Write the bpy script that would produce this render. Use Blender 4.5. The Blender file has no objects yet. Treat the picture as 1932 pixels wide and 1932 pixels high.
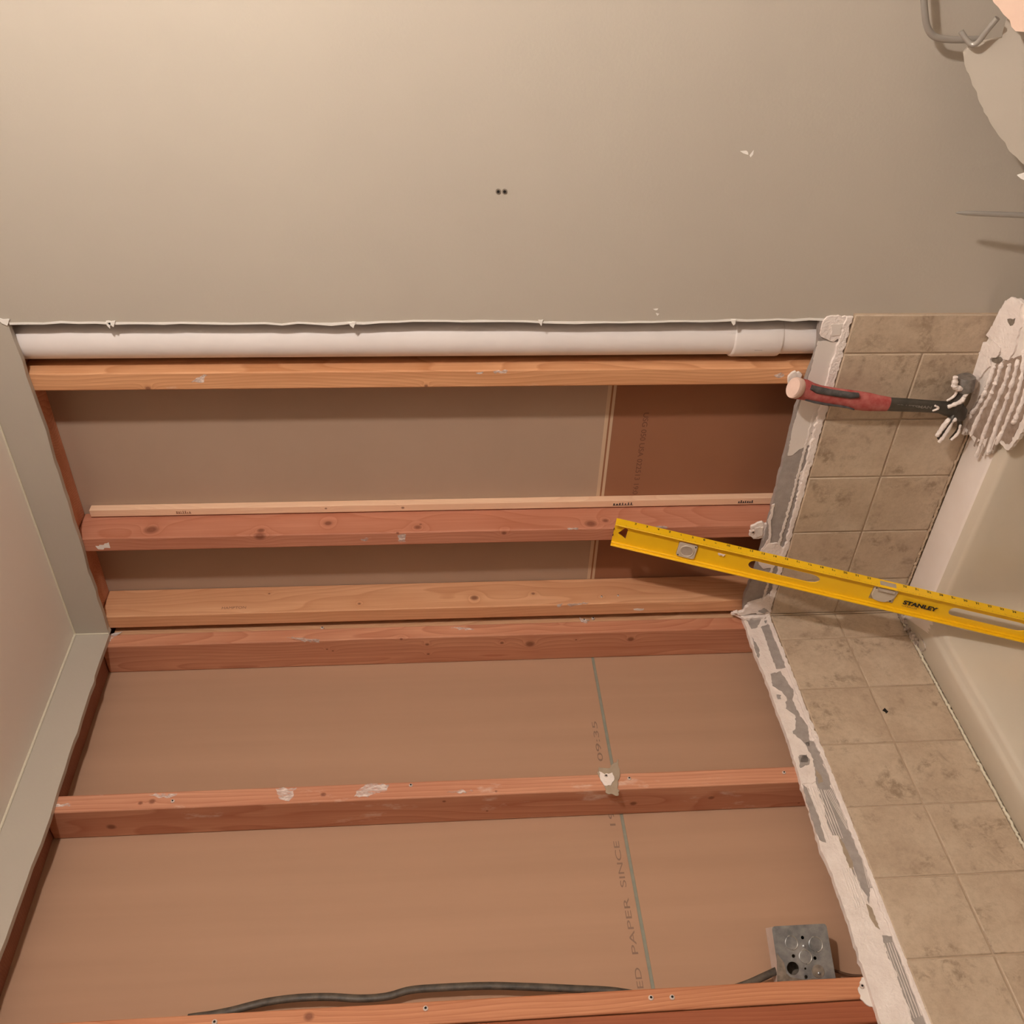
import bpy, bmesh, math, random
from mathutils import Vector, Matrix
random.seed(7)
S = bpy.context.scene
COL = S.collection

# ---------------------------------------------------------------- camera
CAM = Vector((1.6444336, -1.61674916, 1.60130176))
DIR = Vector((-0.62699917, 0.77527909, -0.07625207)).normalized()
RGT = Vector((0.77832362, 0.62756819, -0.01924892)).normalized()
UPV = RGT.cross(DIR).normalized()
FPX = 1822.1276
cd = bpy.data.cameras.new('camera'); cam = bpy.data.objects.new('camera', cd); COL.objects.link(cam)
X, Y, Z = -UPV, RGT, -DIR          # the phone was held sideways: the top of the room is at the left of the frame
cam.matrix_world = Matrix(((X.x, Y.x, Z.x, CAM.x), (X.y, Y.y, Z.y, CAM.y), (X.z, Y.z, Z.z, CAM.z), (0, 0, 0, 1)))
cd.sensor_width = 36; cd.sensor_fit = 'HORIZONTAL'; cd.lens = FPX / 1932 * 36; cd.clip_start = .02
S.camera = cam

# ---------------------------------------------------------------- world, exposure
w = bpy.data.worlds.new('world'); S.world = w; w.use_nodes = True
w.node_tree.nodes['Background'].inputs[0].default_value = (.02, .018, .016, 1)
w.node_tree.nodes['Background'].inputs[1].default_value = .3
S.view_settings.view_transform = 'Standard'; S.view_settings.look = 'None'
S.view_settings.gamma = 1; S.view_settings.use_curve_mapping = False
S.view_settings.exposure = 0.0
LAMP_POS = (2.2, -1.02, 2.08); LAMP_R = .045; LAMP_W = 1090.0; LAMP_COL = (1.0, .92, .86)

# ---------------------------------------------------------------- measuring helpers: photo pixel -> point on a real plane
def ray(px, py):
    U = 1932 - py; V = px
    return DIR + RGT * ((U - 966) / FPX) + UPV * ((966 - V) / FPX)
def onp(px, py, ax, val):
    v = ray(px, py); t = (val - CAM[ax]) / v[ax]
    return CAM + v * t
def A(px, py, y=0.0): return onp(px, py, 1, y)
def B(px, py, x=0.0): return onp(px, py, 0, x)
def T(px, py, z): return onp(px, py, 2, z)
def onplane(px, py, P, N):
    v = ray(px, py); t = (P - CAM).dot(N) / v.dot(N)
    return CAM + v * t

# ---------------------------------------------------------------- materials
def nm(name, col=(.5, .5, .5), rough=.6, metal=0.0, spec=.4):
    m = bpy.data.materials.new(name); m.use_nodes = True
    b = m.node_tree.nodes['Principled BSDF']
    b.inputs['Base Color'].default_value = (*col, 1); b.inputs['Roughness'].default_value = rough
    b.inputs['Metallic'].default_value = metal; b.inputs['Specular IOR Level'].default_value = spec
    return m
class NT:
    def __init__(s, m): s.m = m; s.t = m.node_tree; s.b = s.t.nodes['Principled BSDF']
    def n(s, typ, **k):
        x = s.t.nodes.new(typ)
        for a, v in k.items():
            if a.startswith('i_'):
                key = a[2:]
                key = int(key) if key.isdigit() else key.replace('_', ' ')
                x.inputs[key].default_value = v
            else: setattr(x, a, v)
        return x
    def l(s, a, b): s.t.links.new(a, b)
    def coord(s, which='Object', scale=(1, 1, 1), loc=(0, 0, 0)):
        tc = s.n('ShaderNodeTexCoord'); mp = s.n('ShaderNodeMapping'); mp.inputs['Scale'].default_value = scale; mp.inputs['Location'].default_value = loc
        s.l(tc.outputs[which], mp.inputs['Vector']); return mp.outputs['Vector']
    def noise(s, vec, scale, detail=4, rough=.55, dist=0):
        x = s.n('ShaderNodeTexNoise'); x.inputs['Scale'].default_value = scale; x.inputs['Detail'].default_value = detail
        x.inputs['Roughness'].default_value = rough; x.inputs['Distortion'].default_value = dist
        if vec is not None: s.l(vec, x.inputs['Vector'])
        return x.outputs['Fac']
    def ramp(s, fac, stops):
        r = s.n('ShaderNodeValToRGB'); e = r.color_ramp.elements
        while len(e) < len(stops): e.new(.5)
        for el, (p, c) in zip(e, stops):
            el.position = p; el.color = (*c, 1) if len(c) == 3 else c
        s.l(fac, r.inputs['Fac']); return r.outputs['Color']
    def mix(s, fac, a, b, mode='MIX'):
        x = s.n('ShaderNodeMix', data_type='RGBA', blend_type=mode)
        for sock, v in ((x.inputs[0], fac), (x.inputs[6], a), (x.inputs[7], b)):
            if hasattr(v, 'links') or isinstance(v, bpy.types.NodeSocket): s.l(v, sock)
            else: sock.default_value = (*v, 1) if isinstance(v, tuple) else v
        return x.outputs[2]
    def math(s, op, a, b=None, c=None, clamp=False):
        x = s.n('ShaderNodeMath', operation=op, use_clamp=clamp)
        for i, v in enumerate((a, b, c)):
            if v is None: continue
            if isinstance(v, bpy.types.NodeSocket): s.l(v, x.inputs[i])
            else: x.inputs[i].default_value = v
        return x.outputs[0]
    def bump(s, h, strength=.3, dist=.002):
        x = s.n('ShaderNodeBump'); x.inputs['Strength'].default_value = strength; x.inputs['Distance'].default_value = dist
        s.l(h, x.inputs['Height']); s.l(x.outputs['Normal'], s.b.inputs['Normal'])
def mottled(name, c1, c2, scale=8, rough=.6, bump=.15, bscale=200, bdist=.001, spec=.3, stretch=(1, 1, 1), lo=.3, hi=.7, metal=0):
    m = nm(name, c1, rough, metal, spec); k = NT(m)
    v = k.coord('Object', stretch)
    k.l(k.ramp(k.noise(v, scale, 5), [(lo, c1), (hi, c2)]), k.b.inputs['Base Color'])
    if bump: k.bump(k.noise(k.coord('Object'), bscale, 3), bump, bdist)
    return m

M = {}
M['wall_paint'] = mottled('wall_paint', (.50, .445, .37), (.475, .42, .35), 2.5, .42, .22, 170, .0012, .35)
M['ceiling_paint'] = mottled('ceiling_paint', (.88, .82, .74), (.86, .79, .71), 3, .6, .2, 150, .001, .25)
M['bead_paint'] = nm('bead_paint', (.72, .66, .52), .5)
M['torn_paper'] = nm('torn_paper', (.88, .84, .78), .8)
M['pvc'] = mottled('white_pvc', (.84, .77, .73), (.80, .73, .69), 12, .33, 0, spec=.5)
M['mortar'] = mottled('white_thinset', (.93, .84, .78), (.82, .72, .66), 30, .85, .9, 150, .003, .2)
M['mortar_shade'] = mottled('thinset_grey', (.76, .68, .62), (.88, .80, .74), 40, .85, .7, 220, .002, .2)
M['paper_grey'] = mottled('grey_board_paper', (.33, .29, .26), (.42, .37, .34), 60, .85, .5, 300, .0015, .2)
M['paper_tan'] = mottled('tan_board_paper', (.42, .33, .24), (.36, .28, .20), 60, .85, .5, 300, .001, .2)
M['skim'] = mottled('smooth_board_face', (.80, .73, .67), (.75, .68, .62), 8, .6, .1, spec=.25)
M['gypsum'] = mottled('gypsum_core', (.80, .76, .72), (.62, .57, .52), 60, .9, .6, 250, .002, .1)
M['board_a'] = mottled('brown_board_paper', (.47, .335, .245), (.43, .305, .22), 3, .8, .1, 400, .0006, .15)
M['board_b'] = mottled('brown_board_back', (.47, .285, .185), (.43, .258, .166), 2, .8, .1, 400, .0006, .15, stretch=(1, 9, .4))
M['board_red'] = mottled('reddish_board_paper', (.34, .155, .085), (.31, .138, .075), 3, .8, .1, 400, .0006, .15)
M['seam_cream'] = nm('seam_cream', (.60, .43, .29), .8)
M['seam_grey'] = mottled('seam_grey_green', (.24, .25, .20), (.30, .28, .22), 60, .8, 0)
M['ink'] = nm('faded_ink', (.27, .165, .115), .8)
M['ink_dim'] = nm('dim_ink', (.17, .07, .04), .8)
M['ink_stamp'] = nm('lumber_stamp_ink', (.30, .14, .08), .8)
M['ink_black'] = nm('black_ink', (.03, .025, .03), .6)
M['grout'] = mottled('tan_grout', (.52, .40, .29), (.45, .34, .24), 60, .9, .4, 300, .001, .1)
M['yellow'] = mottled('yellow_enamel', (.98, .60, .012), (.94, .55, .012), 15, .38, .05, spec=.45)
M['black_print'] = nm('black_print', (.02, .018, .012), .5)
M['brown_print'] = nm('worn_print', (.30, .17, .02), .5)
M['acrylic'] = mottled('dusty_acrylic', (.66, .58, .47), (.56, .48, .38), 60, .35, .1, spec=.5)
M['acrylic_dark'] = mottled('dusty_vial', (.42, .34, .27), (.50, .42, .34), 80, .3, .1, spec=.5)
M['red_rubber'] = mottled('dusty_red_rubber', (.36, .05, .045), (.52, .17, .15), 60, .6, .15, 400, .0006, .3)
M['black_rubber'] = mottled('dusty_black_rubber', (.035, .032, .032), (.12, .11, .105), 70, .65, .3, 300, .001, .3)
M['cap_pink'] = mottled('pale_dusty_cap', (.80, .58, .48), (.72, .50, .41), 40, .7, .1)
M['steel_dark'] = mottled('dark_oxide_steel', (.075, .068, .058), (.11, .10, .085), 50, .42, .1, metal=.6, spec=.5)
M['steel_worn'] = mottled('worn_steel', (.34, .31, .28), (.18, .165, .15), 90, .42, .2, metal=.5, spec=.5)
M['galv'] = mottled('galvanised_steel', (.20, .21, .22), (.42, .42, .42), 38, .38, .08, 200, .0006, .5, metal=.75, lo=.35, hi=.65)
M['galv_dull'] = mottled('dusty_galvanised', (.66, .54, .47), (.56, .46, .40), 40, .7, .2)
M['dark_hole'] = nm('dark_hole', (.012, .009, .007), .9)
M['rust'] = mottled('rusty_dust', (.14, .11, .085), (.28, .23, .18), 90, .8, .3)
M['cable'] = mottled('old_black_cable', (.045, .036, .028), (.12, .095, .07), 60, .5, .3, 200, .001, .4)
M['satin_nickel'] = nm('satin_nickel', (.40, .37, .33), .38, .45, .5)
M['tub'] = mottled('tub_enamel', (.68, .60, .485), (.64, .57, .46), 6, .30, .03, 60, .001, .5)
M['tub_dusty'] = mottled('dust_covered_enamel', (.92, .84, .78), (.88, .79, .72), 14, .7, .1, 200, .001, .2)
M['gap_shade'] = mottled('brown_gap_shade', (.26, .185, .14), (.40, .31, .25), 70, .9, .5, 200, .002, .1)  # brown gap tone with the shade between the thinset ridges painted in
def smear_mat():
    m = nm('thin_plaster_smear', (.86, .76, .70), .85, 0, .1); k = NT(m)
    v = k.coord('Object', (1, 1, .35)); a = k.ramp(k.noise(v, 150, 6, .7), [(.36, (.06, .06, .06)), (.62, (.85, .85, .85))])
    k.l(a, k.b.inputs['Alpha']); return m
M['smear'] = smear_mat()
M['dirt'] = mottled('dirty_caulk', (.60, .52, .45), (.20, .13, .09), 90, .9, .8, 200, .003, .1, lo=.45, hi=.7)
M['floor'] = mottled('floor_vinyl', (.42, .35, .29), (.36, .30, .25), 12, .5, 0)
M['plaster_sheet'] = mottled('pale_pink_board_paper', (.86, .63, .50), (.80, .57, .45), 25, .8, .2, 300, .0008)
M['screw'] = nm('grey_screw', (.25, .21, .18), .4, .8, .5)

def wood(name, c_lo, c_hi, knots=(), seed=0.0, freq=26.0, smear=0.0):
    """fir: growth rings around an axis beside the board, warped along the length, with knots at given points"""
    m = nm(name, c_hi, .62, 0, .3); k = NT(m)
    tc = k.n('ShaderNodeTexCoord'); obv = tc.outputs['Object']
    sx = k.n('ShaderNodeSeparateXYZ'); k.l(obv, sx.inputs[0])
    lowv = k.n('ShaderNodeMapping'); lowv.inputs['Scale'].default_value = (2.5, 2.5, .55); lowv.inputs['Location'].default_value = (seed, seed * 1.7, seed * .3)
    k.l(obv, lowv.inputs[0]); low = k.noise(lowv.outputs[0], 2.2, 2)
    off = k.math('MULTIPLY', k.math('SUBTRACT', low, .5), .13)
    dark = None; push = None
    for (p, r) in knots:
        d = k.n('ShaderNodeVectorMath', operation='SUBTRACT'); k.l(obv, d.inputs[0]); d.inputs[1].default_value = p
        sc = k.n('ShaderNodeVectorMath', operation='MULTIPLY'); k.l(d.outputs[0], sc.inputs[0]); sc.inputs[1].default_value = (1 / r, 1 / r, .85 / r)
        ln = k.n('ShaderNodeVectorMath', operation='LENGTH'); k.l(sc.outputs[0], ln.inputs[0])
        L = ln.outputs['Value']
        dk = k.math('MULTIPLY', k.math('SUBTRACT', 1.0, L), 1.8, clamp=True)
        rg = k.math('DIVIDE', 1.0, k.math('ADD', 1.0, k.math('MULTIPLY', L, L)))
        dark = dk if dark is None else k.math('MAXIMUM', dark, dk)
        push = rg if push is None else k.math('MAXIMUM', push, rg)
    gx = k.math('ADD', sx.outputs['X'], k.math('ADD', off, .05 + .01 * seed))
    if push is not None: gx = k.math('ADD', gx, k.math('MULTIPLY', push, .035))
    gy = k.math('ADD', sx.outputs['Y'], k.math('MULTIPLY', off, .8))
    rr = k.math('SQRT', k.math('ADD', k.math('MULTIPLY', gx, gx), k.math('MULTIPLY', gy, gy)))
    ring = k.math('FRACT', k.math('MULTIPLY', rr, freq * 6))
    fm = k.n('ShaderNodeMapping'); fm.inputs['Scale'].default_value = (260, 260, 9); k.l(obv, fm.inputs[0])
    fine = k.noise(fm.outputs[0], 1.0, 4)
    bm_ = k.n('ShaderNodeMapping'); bm_.inputs['Scale'].default_value = (20, 20, 1.6); bm_.inputs['Location'].default_value = (seed * 2, 0, seed); k.l(obv, bm_.inputs[0])
    blotch = k.noise(bm_.outputs[0], 1.0, 3)
    shape = k.ramp(ring, [(0, (0, 0, 0)), (.72, (.45, .45, .45)), (.93, (1, 1, 1)), (1, (0, 0, 0))])
    f = k.math('ADD', k.math('MULTIPLY', shape, .25), k.math('ADD', k.math('MULTIPLY', fine, .34), k.math('MULTIPLY', blotch, .60)))
    col = k.ramp(f, [(.30, c_hi), (.52, tuple((a + b) / 2 for a, b in zip(c_lo, c_hi))), (.88, c_lo)])
    if dark is not None: col = k.mix(k.math('MULTIPLY', dark, .75, clamp=True), col, (.17, .05, .025))
    if smear:
        sm = k.n('ShaderNodeMapping'); sm.inputs['Scale'].default_value = (14, 14, 5); sm.inputs['Location'].default_value = (seed, 3, 1); k.l(obv, sm.inputs[0])
        s2 = k.noise(sm.outputs[0], 1.6, 5, .7)
        mask = k.ramp(s2, [(1 - smear, (0, 0, 0)), (1 - smear + .12, (.55, .55, .55))])
        col = k.mix(mask, col, (.78, .62, .52))
    k.l(col, k.b.inputs['Base Color']); k.bump(fine, .18, .001)
    return m

def tile_mat():
    m = nm('stone_look_ceramic', (.4, .3, .2), .42, 0, .4); k = NT(m)
    g = k.n('ShaderNodeNewGeometry'); tc = k.n('ShaderNodeTexCoord')
    off = k.n('ShaderNodeVectorMath', operation='SCALE'); cmb = k.n('ShaderNodeCombineXYZ')
    for i in range(3): k.l(g.outputs['Random Per Island'], cmb.inputs[i])
    k.l(cmb.outputs[0], off.inputs[0]); off.inputs['Scale'].default_value = 37.0
    add = k.n('ShaderNodeVectorMath', operation='ADD'); k.l(tc.outputs['Object'], add.inputs[0]); k.l(off.outputs[0], add.inputs[1])
    v = add.outputs[0]
    big = k.noise(v, 8, 9, .70, .15); grit = k.noise(v, 75, 8, .78, .1); crack = k.noise(v, 34, 9, .76, .25)
    base = k.ramp(big, [(.33, (.62, .50, .37)), (.50, (.56, .44, .32)), (.62, (.49, .375, .27)), (.75, (.42, .315, .22))])
    patch = k.ramp(k.noise(v, 10, 5, .6, .8), [(.50, (0, 0, 0)), (.62, (1, 1, 1))])
    speck = k.ramp(crack, [(.46, (0, 0, 0)), (.60, (1, 1, 1))])
    col = k.mix(k.math('MULTIPLY', k.math('MULTIPLY', speck, patch), .75), base, (.25, .175, .115))
    col = k.mix(k.math('MULTIPLY', k.ramp(grit, [(.45, (0, 0, 0)), (.75, (1, 1, 1))]), .38), col, (.27, .19, .13))
    col = k.mix(k.math('MULTIPLY', k.ramp(grit, [(.22, (1, 1, 1)), (.42, (0, 0, 0))]), .30), col, (.68, .56, .43))
    k.l(col, k.b.inputs['Base Color']); k.bump(k.noise(v, 40, 4), .12, .0015)
    return m
M['tile'] = tile_mat()

# ---------------------------------------------------------------- mesh helpers
def link(o, parent=None):
    COL.objects.link(o)
    if parent is not None: o.parent = parent
    return o
def tag(o, label=None, cat=None, group=None, kind=None):
    if label: o['label'] = label
    if cat: o['category'] = cat
    if group: o['group'] = group
    if kind: o['kind'] = kind
    return o
def empty(name, label, cat, group=None, loc=(0, 0, 0)):
    o = bpy.data.objects.new(name, None); o.empty_display_size = .05; link(o); o.location = loc
    return tag(o, label, cat, group)
class MB:
    def __init__(s): s.v = []; s.f = []
    def add(s, vs, fs):
        b = len(s.v); s.v += [Vector(v) for v in vs]; s.f += [tuple(b + i for i in f) for f in fs]; return s
    def box(s, x0, x1, y0, y1, z0, z1):
        return s.add([(x0, y0, z0), (x1, y0, z0), (x1, y1, z0), (x0, y1, z0), (x0, y0, z1), (x1, y0, z1), (x1, y1, z1), (x0, y1, z1)],
                     [(3, 2, 1, 0), (4, 5, 6, 7), (0, 1, 5, 4), (1, 2, 6, 5), (2, 3, 7, 6), (3, 0, 4, 7)])
    def prism(s, pts, off):
        """closed outline pts (3D, planar) extruded by vector off"""
        off = Vector(off); n = len(pts); P = [Vector(p) for p in pts]
        return s.add(P + [p + off for p in P], [tuple(range(n)), tuple(reversed(range(n, 2 * n)))] + [(i, i + n, (i + 1) % n + n, (i + 1) % n) for i in range(n)])
    def tube(s, pts, rad, seg=12, flat=(1, 1), up=(0, 0, 1), caps=True):
        """sweep; rad number or list; flat scales the two section axes"""
        P = [Vector(p) for p in pts]; n = len(P)
        R = rad if isinstance(rad, (list, tuple)) else [rad] * n
        b = len(s.v)
        for i, p in enumerate(P):
            t = (P[min(i + 1, n - 1)] - P[max(i - 1, 0)]).normalized()
            u = Vector(up); a = t.cross(u)
            if a.length < 1e-4: a = t.cross(Vector((1, 0, 0)))
            a.normalize(); c = a.cross(t).normalized()
            r = R[i]
            ra, rc = (r * flat[0], r * flat[1]) if not isinstance(r, tuple) else r
            for j in range(seg):
                q = 2 * math.pi * j / seg
                s.v.append(p + a * (ra * math.cos(q)) + c * (rc * math.sin(q)))
        for i in range(n - 1):
            for j in range(seg):
                k = (j + 1) % seg
                s.f.append((b + i * seg + j, b + i * seg + k, b + (i + 1) * seg + k, b + (i + 1) * seg + j))
        if caps:
            s.f.append(tuple(b + j for j in reversed(range(seg)))); s.f.append(tuple(b + (n - 1) * seg + j for j in range(seg)))
        return s
    def build(s, name, mat, parent=None, smooth=False, bevel=0, bseg=2, bangle=30):
        me = bpy.data.meshes.new(name)
        # keep the origin near the mesh so that each piece has its own place
        me.from_pydata([tuple(v) for v in s.v], [], s.f); me.update()
        bm = bmesh.new(); bm.from_mesh(me); bmesh.ops.recalc_face_normals(bm, faces=bm.faces); bm.to_mesh(me); bm.free()
        me.materials.append(M[mat] if isinstance(mat, str) else mat)
        if smooth:
            for p in me.polygons: p.use_smooth = True
        o = bpy.data.objects.new(name, me); link(o, parent)
        if bevel:
            md = o.modifiers.new('bevel', 'BEVEL'); md.width = bevel; md.segments = bseg; md.limit_method = 'ANGLE'; md.angle_limit = math.radians(bangle)
        if smooth or bevel:
            if hasattr(me, 'set_sharp_from_angle'): me.set_sharp_from_angle(angle=math.radians(45))
        return o
def spline(pts, n=8):
    P = [Vector(p) for p in pts]; out = []
    for i in range(len(P) - 1):
        p0 = P[max(i - 1, 0)]; p1 = P[i]; p2 = P[i + 1]; p3 = P[min(i + 2, len(P) - 1)]
        for k in range(n):
            t = k / n
            out.append(.5 * ((2 * p1) + (p2 - p0) * t + (2 * p0 - 5 * p1 + 4 * p2 - p3) * t * t + (3 * p1 - p0 - 3 * p2 + p3) * t ** 3))
    out.append(P[-1]); return out
def jag(pts, amp, step, seed=0, closed=True, N=None):
    """roughen a polyline inside its plane"""
    rnd = random.Random(seed); out = []; P = [Vector(p) for p in pts]; n = len(P)
    for i in range(n if closed else n - 1):
        a = P[i]; b = P[(i + 1) % n]; L = (b - a).length; m = max(1, int(L / step)); out.append(a)
        if m > 1:
            side = (b - a).normalized().cross(N)
            for k in range(1, m):
                out.append(a.lerp(b, (k + rnd.uniform(-.3, .3)) / m) + side * rnd.gauss(0, amp))
    if not closed: out.append(P[-1])
    return out
NA = Vector((0, -1, 0)); NB = Vector((1, 0, 0))
def flatcurve(polys, origin, xax, yax, thick, name, mat, parent=None, bevel=0):
    """filled outlines (with holes) as one solid sheet, standing off the plane by its thickness"""
    c = bpy.data.curves.new(name, 'CURVE'); c.dimensions = '2D'; c.fill_mode = 'BOTH'; c.extrude = thick / 2
    for pl in polys:
        sp = c.splines.new('POLY'); sp.points.add(len(pl) - 1)
        for q, (x, y) in zip(sp.points, pl): q.co = (x, y, 0, 1)
        sp.use_cyclic_u = True
    return curve_to_mesh(c, origin, xax, yax, name, mat, parent, lift=thick / 2)
def curve_to_mesh(c, origin, xax, yax, name, mat, parent, lift=0):
    tmp = bpy.data.objects.new('tmp', c); COL.objects.link(tmp)
    dg = bpy.context.evaluated_depsgraph_get(); me = bpy.data.meshes.new_from_object(tmp.evaluated_get(dg))
    bpy.data.objects.remove(tmp); bpy.data.curves.remove(c)
    x = Vector(xax).normalized(); y = Vector(yax).normalized(); z = x.cross(y).normalized(); o = Vector(origin) + z * lift
    me.transform(Matrix(((x.x, y.x, z.x, o.x), (x.y, y.y, z.y, o.y), (x.z, y.z, z.z, o.z), (0, 0, 0, 1))))
    me.materials.clear(); me.materials.append(M[mat]); me.name = name
    ob = bpy.data.objects.new(name, me); link(ob, parent); return ob
def text(body, origin, xax, yax, size, name, mat, parent, width=None, bold=0.0, thick=.0003, align='LEFT', space=1.0):
    c = bpy.data.curves.new(name, 'FONT'); c.body = body; c.size = size; c.extrude = thick / 2; c.offset = bold; c.align_x = align; c.space_character = space
    if width:
        tmp = bpy.data.objects.new('tmp', c); COL.objects.link(tmp); bpy.context.view_layer.update(); wd = tmp.dimensions.x; bpy.data.objects.remove(tmp)
        c = c.copy(); fx = width / wd
    else: fx = 1
    ob = curve_to_mesh(c, (0, 0, 0), (1, 0, 0), (0, 1, 0), name, mat, parent)
    x = Vector(xax).normalized(); y = Vector(yax).normalized(); z = x.cross(y).normalized(); o = Vector(origin) + z * thick * .6
    x = x * fx
    ob.data.transform(Matrix(((x.x, y.x, z.x, o.x), (x.y, y.y, z.y, o.y), (x.z, y.z, z.z, o.z), (0, 0, 0, 1))))
    return ob

def strokes(origin, xax, yax, width, height, name, mat, parent, n=7, seed=1):
    """an unreadable printed mark: a row of short strokes"""
    q_ = random.Random(seed); o = Vector(origin); x = Vector(xax).normalized(); y = Vector(yax).normalized(); z = x.cross(y).normalized() * .0002
    mb = MB(); pts = [(0, 0), (1, 0), (1, .12), (0, .12)]
    pr = [o + x * (width * a) + y * (height * b) + z for a, b in pts]
    out = [(0, 0), (0, .14)]
    for i in range(n):
        a0 = (i + .15) / n; a1 = (i + .15 + q_.uniform(.3, .6)) / n; h = q_.uniform(.55, 1)
        out += [(a0, .14), (a0, h), (a1, h), (a1, .14)]
    out += [(1, .14), (1, 0)]
    mb.prism([o + x * (width * a) + y * (height * b) + z for a, b in out], z)
    return mb.build(name, mat, parent)

# ================================================================ ROOM
XE = .794            # where the opening in the end wall stops
ZC = 2.44; ZCUT = 2.36
# end wall drywall: the painted sheet right of the opening, and the strip left under the ceiling
edge = []
rnd = random.Random(3)
z = 0.86
while z < ZCUT: edge.append(Vector((XE + rnd.gauss(0, .0010) + .002 * math.sin(z * 9), 0, z))); z += .03
edge.append(Vector((XE, 0, ZCUT)))
top = [A(x, y) for x, y in [(70, 767), (128, 947), (203, 1189)]]
top = jag([Vector((XE, 0, ZCUT + .003))] + [Vector((p.x, 0, p.z)) for p in top] + [Vector((0, 0, 2.361))], .0012, .03, 5, False, NA)
outl = [Vector((3.4, 0, 0)), Vector((3.4, 0, ZC)), Vector((0, 0, ZC))] + list(reversed(top)) + list(reversed(edge)) + [Vector((XE + .002, 0, .45)), Vector((XE + .002, 0, 0))]
wb = MB().prism(outl, (0, .0125, 0)).build('wall_back', 'wall_paint'); tag(wb, kind='structure')
lip = []
for i, p in enumerate(edge):      # torn white face paper along the cut
    lip.append(p)
fr = MB()
q1 = [p + Vector((.0008, -.0009, 0)) for p in edge]; q2 = [p + Vector((-.0025 - abs(rnd.gauss(0, .0007)), -.0009, 0)) for p in edge]
for i in range(len(edge) - 1):
    fr.add([q1[i], q1[i + 1], q2[i + 1], q2[i], q1[i] + Vector((0, .0008, 0)), q1[i + 1] + Vector((0, .0008, 0)), q2[i + 1] + Vector((0, .0008, 0)), q2[i] + Vector((0, .0008, 0))],
           [(0, 1, 2, 3), (7, 6, 5, 4), (3, 2, 6, 7), (0, 4, 5, 1)])
for (px, py, s_) in [(210, 609, 9), (664, 611, 8), (8, 606, 12), (1383, 606, 6), (1020, 607, 5), (205, 612, 5)]:
    c0 = A(px, py, -.001)
    fr.prism(jag([c0 + Vector((.0045, 0, -s_ * .0009)), c0 + Vector((.004, 0, s_ * .0009)), c0 + Vector((-.003, 0, s_ * .0004)), c0 + Vector((-.008, 0, -s_ * .0003))], .0007, .004, px, True, NA), (0, -.002, 0))
fr.build('torn_paper_edge', 'torn_paper', wb)['label'] = 'white ragged torn paper along the cut'
for i, (px, py) in enumerate([(940, 361), (952, 361)]):
    c = A(px, py)
    h = MB().tube([c + Vector((0, -.0012, 0)), c + Vector((0, .004, 0))], .0046, 16).build('plug_hole', 'rust', wb, True)
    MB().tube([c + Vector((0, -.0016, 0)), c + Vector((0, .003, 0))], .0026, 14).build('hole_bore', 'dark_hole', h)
for pts in ([(1396, 285), (1408, 284), (1412, 292), (1402, 289)], [(1414, 293), (1422, 283), (1421, 291), (1416, 297)], [(1232, 583), (1242, 582), (1240, 585)], [(1237, 590), (1244, 592), (1240, 596)]):
    MB().prism(jag([A(x, y, -.0003) for x, y in pts], .0006, .004, pts[0][0], True, NA), (0, -.0004, 0)).build('scuff', 'torn_paper', wb)['label'] = 'small pale scuff'

# left wall drywall: strip under the ceiling, full sheet further along
ts = [B(x, y) for x, y in [(187, 1250), (122, 1451), (85, 1568), (0, 1797)]]
tl = jag([Vector((0, 0, 2.362))] + [Vector((0, p.y, p.z)) for p in ts] + [Vector((0, -1.45, 2.36))], .0011, .03, 9, False, NB)
outl = [Vector((0, 0, ZC)), ] + tl + [Vector((0, -1.45, 0)), Vector((0, -4.2, 0)), Vector((0, -4.2, ZC))]
wl = MB().prism(outl, (-.0125, 0, 0)).build('wall_left', 'wall_paint'); tag(wl, kind='structure')
tag(MB().box(3.4, 3.41, -4.2, .12, 0, ZC).build('wall_right', 'wall_paint'), kind='structure')
tag(MB().box(-.13, 3.41, -4.21, .13, -.02, 0).build('floor', 'floor'), kind='structure')
tag(MB().box(-.13, 3.41, -4.21, .13, ZC, ZC + .012).build('ceiling', 'ceiling_paint'), kind='structure')
tag(MB().tube([(.003, -.0015, ZC - .0015), (3.4, -.0015, ZC - .0015)], .0022, 8).build('trim_1', 'bead_paint', None, True), kind='structure')
tag(MB().tube([(.0015, -.001, ZC - .0015), (.0015, -4.2, ZC - .0015)], .0026, 8).build('trim_2', 'bead_paint', None, True), kind='structure')
tag(MB().tube([(.001, -.001, ZCUT + .004), (.001, -.001, ZC - .003)], .0016, 8).build('trim_3', 'bead_paint', None, True), kind='structure')

# ---------------------------------------------------------------- the backs of the neighbouring rooms' boards, seen between the studs
SEAM = 1.232
b = MB().box(-.115, .95, .102, .1145, SEAM + .004, 2.40).build('drywall_board', 'board_a')
tag(b, 'tan paper back of the upper board behind the drain pipe and end wall studs', 'drywall board')
MB().box(-.115, .95, .1016, .102, SEAM + .001, SEAM + .009).build('edge_tape', 'seam_cream', b)['label'] = 'cream paper edge along the seam'
b2 = MB().box(-.115, .95, .102, .1145, .30, SEAM + .001).build('drywall_board', 'board_red')
tag(b2, 'reddish brown back of the lower board behind the end wall studs', 'drywall board')
MB().box(-.115, .95, .1016, .102, SEAM - .009, SEAM - .003).build('edge_tape', 'seam_cream', b2)['label'] = 'cream paper edge along the seam'
p = A(1215, 778, .102); q = A(1186, 932, .102)
text('USG 050 USA 022513 19:0', (p.x, .102, p.z), (-1, 0, 0), (0, 0, -1), .0165, 'printed_text', 'ink_dim', b2, width=abs(p.x - q.x), thick=.0002)
b3 = MB().box(-.1145, -.102, -1.5, .1, SEAM + .004, 2.40).build('drywall_board', 'board_b')
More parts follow.
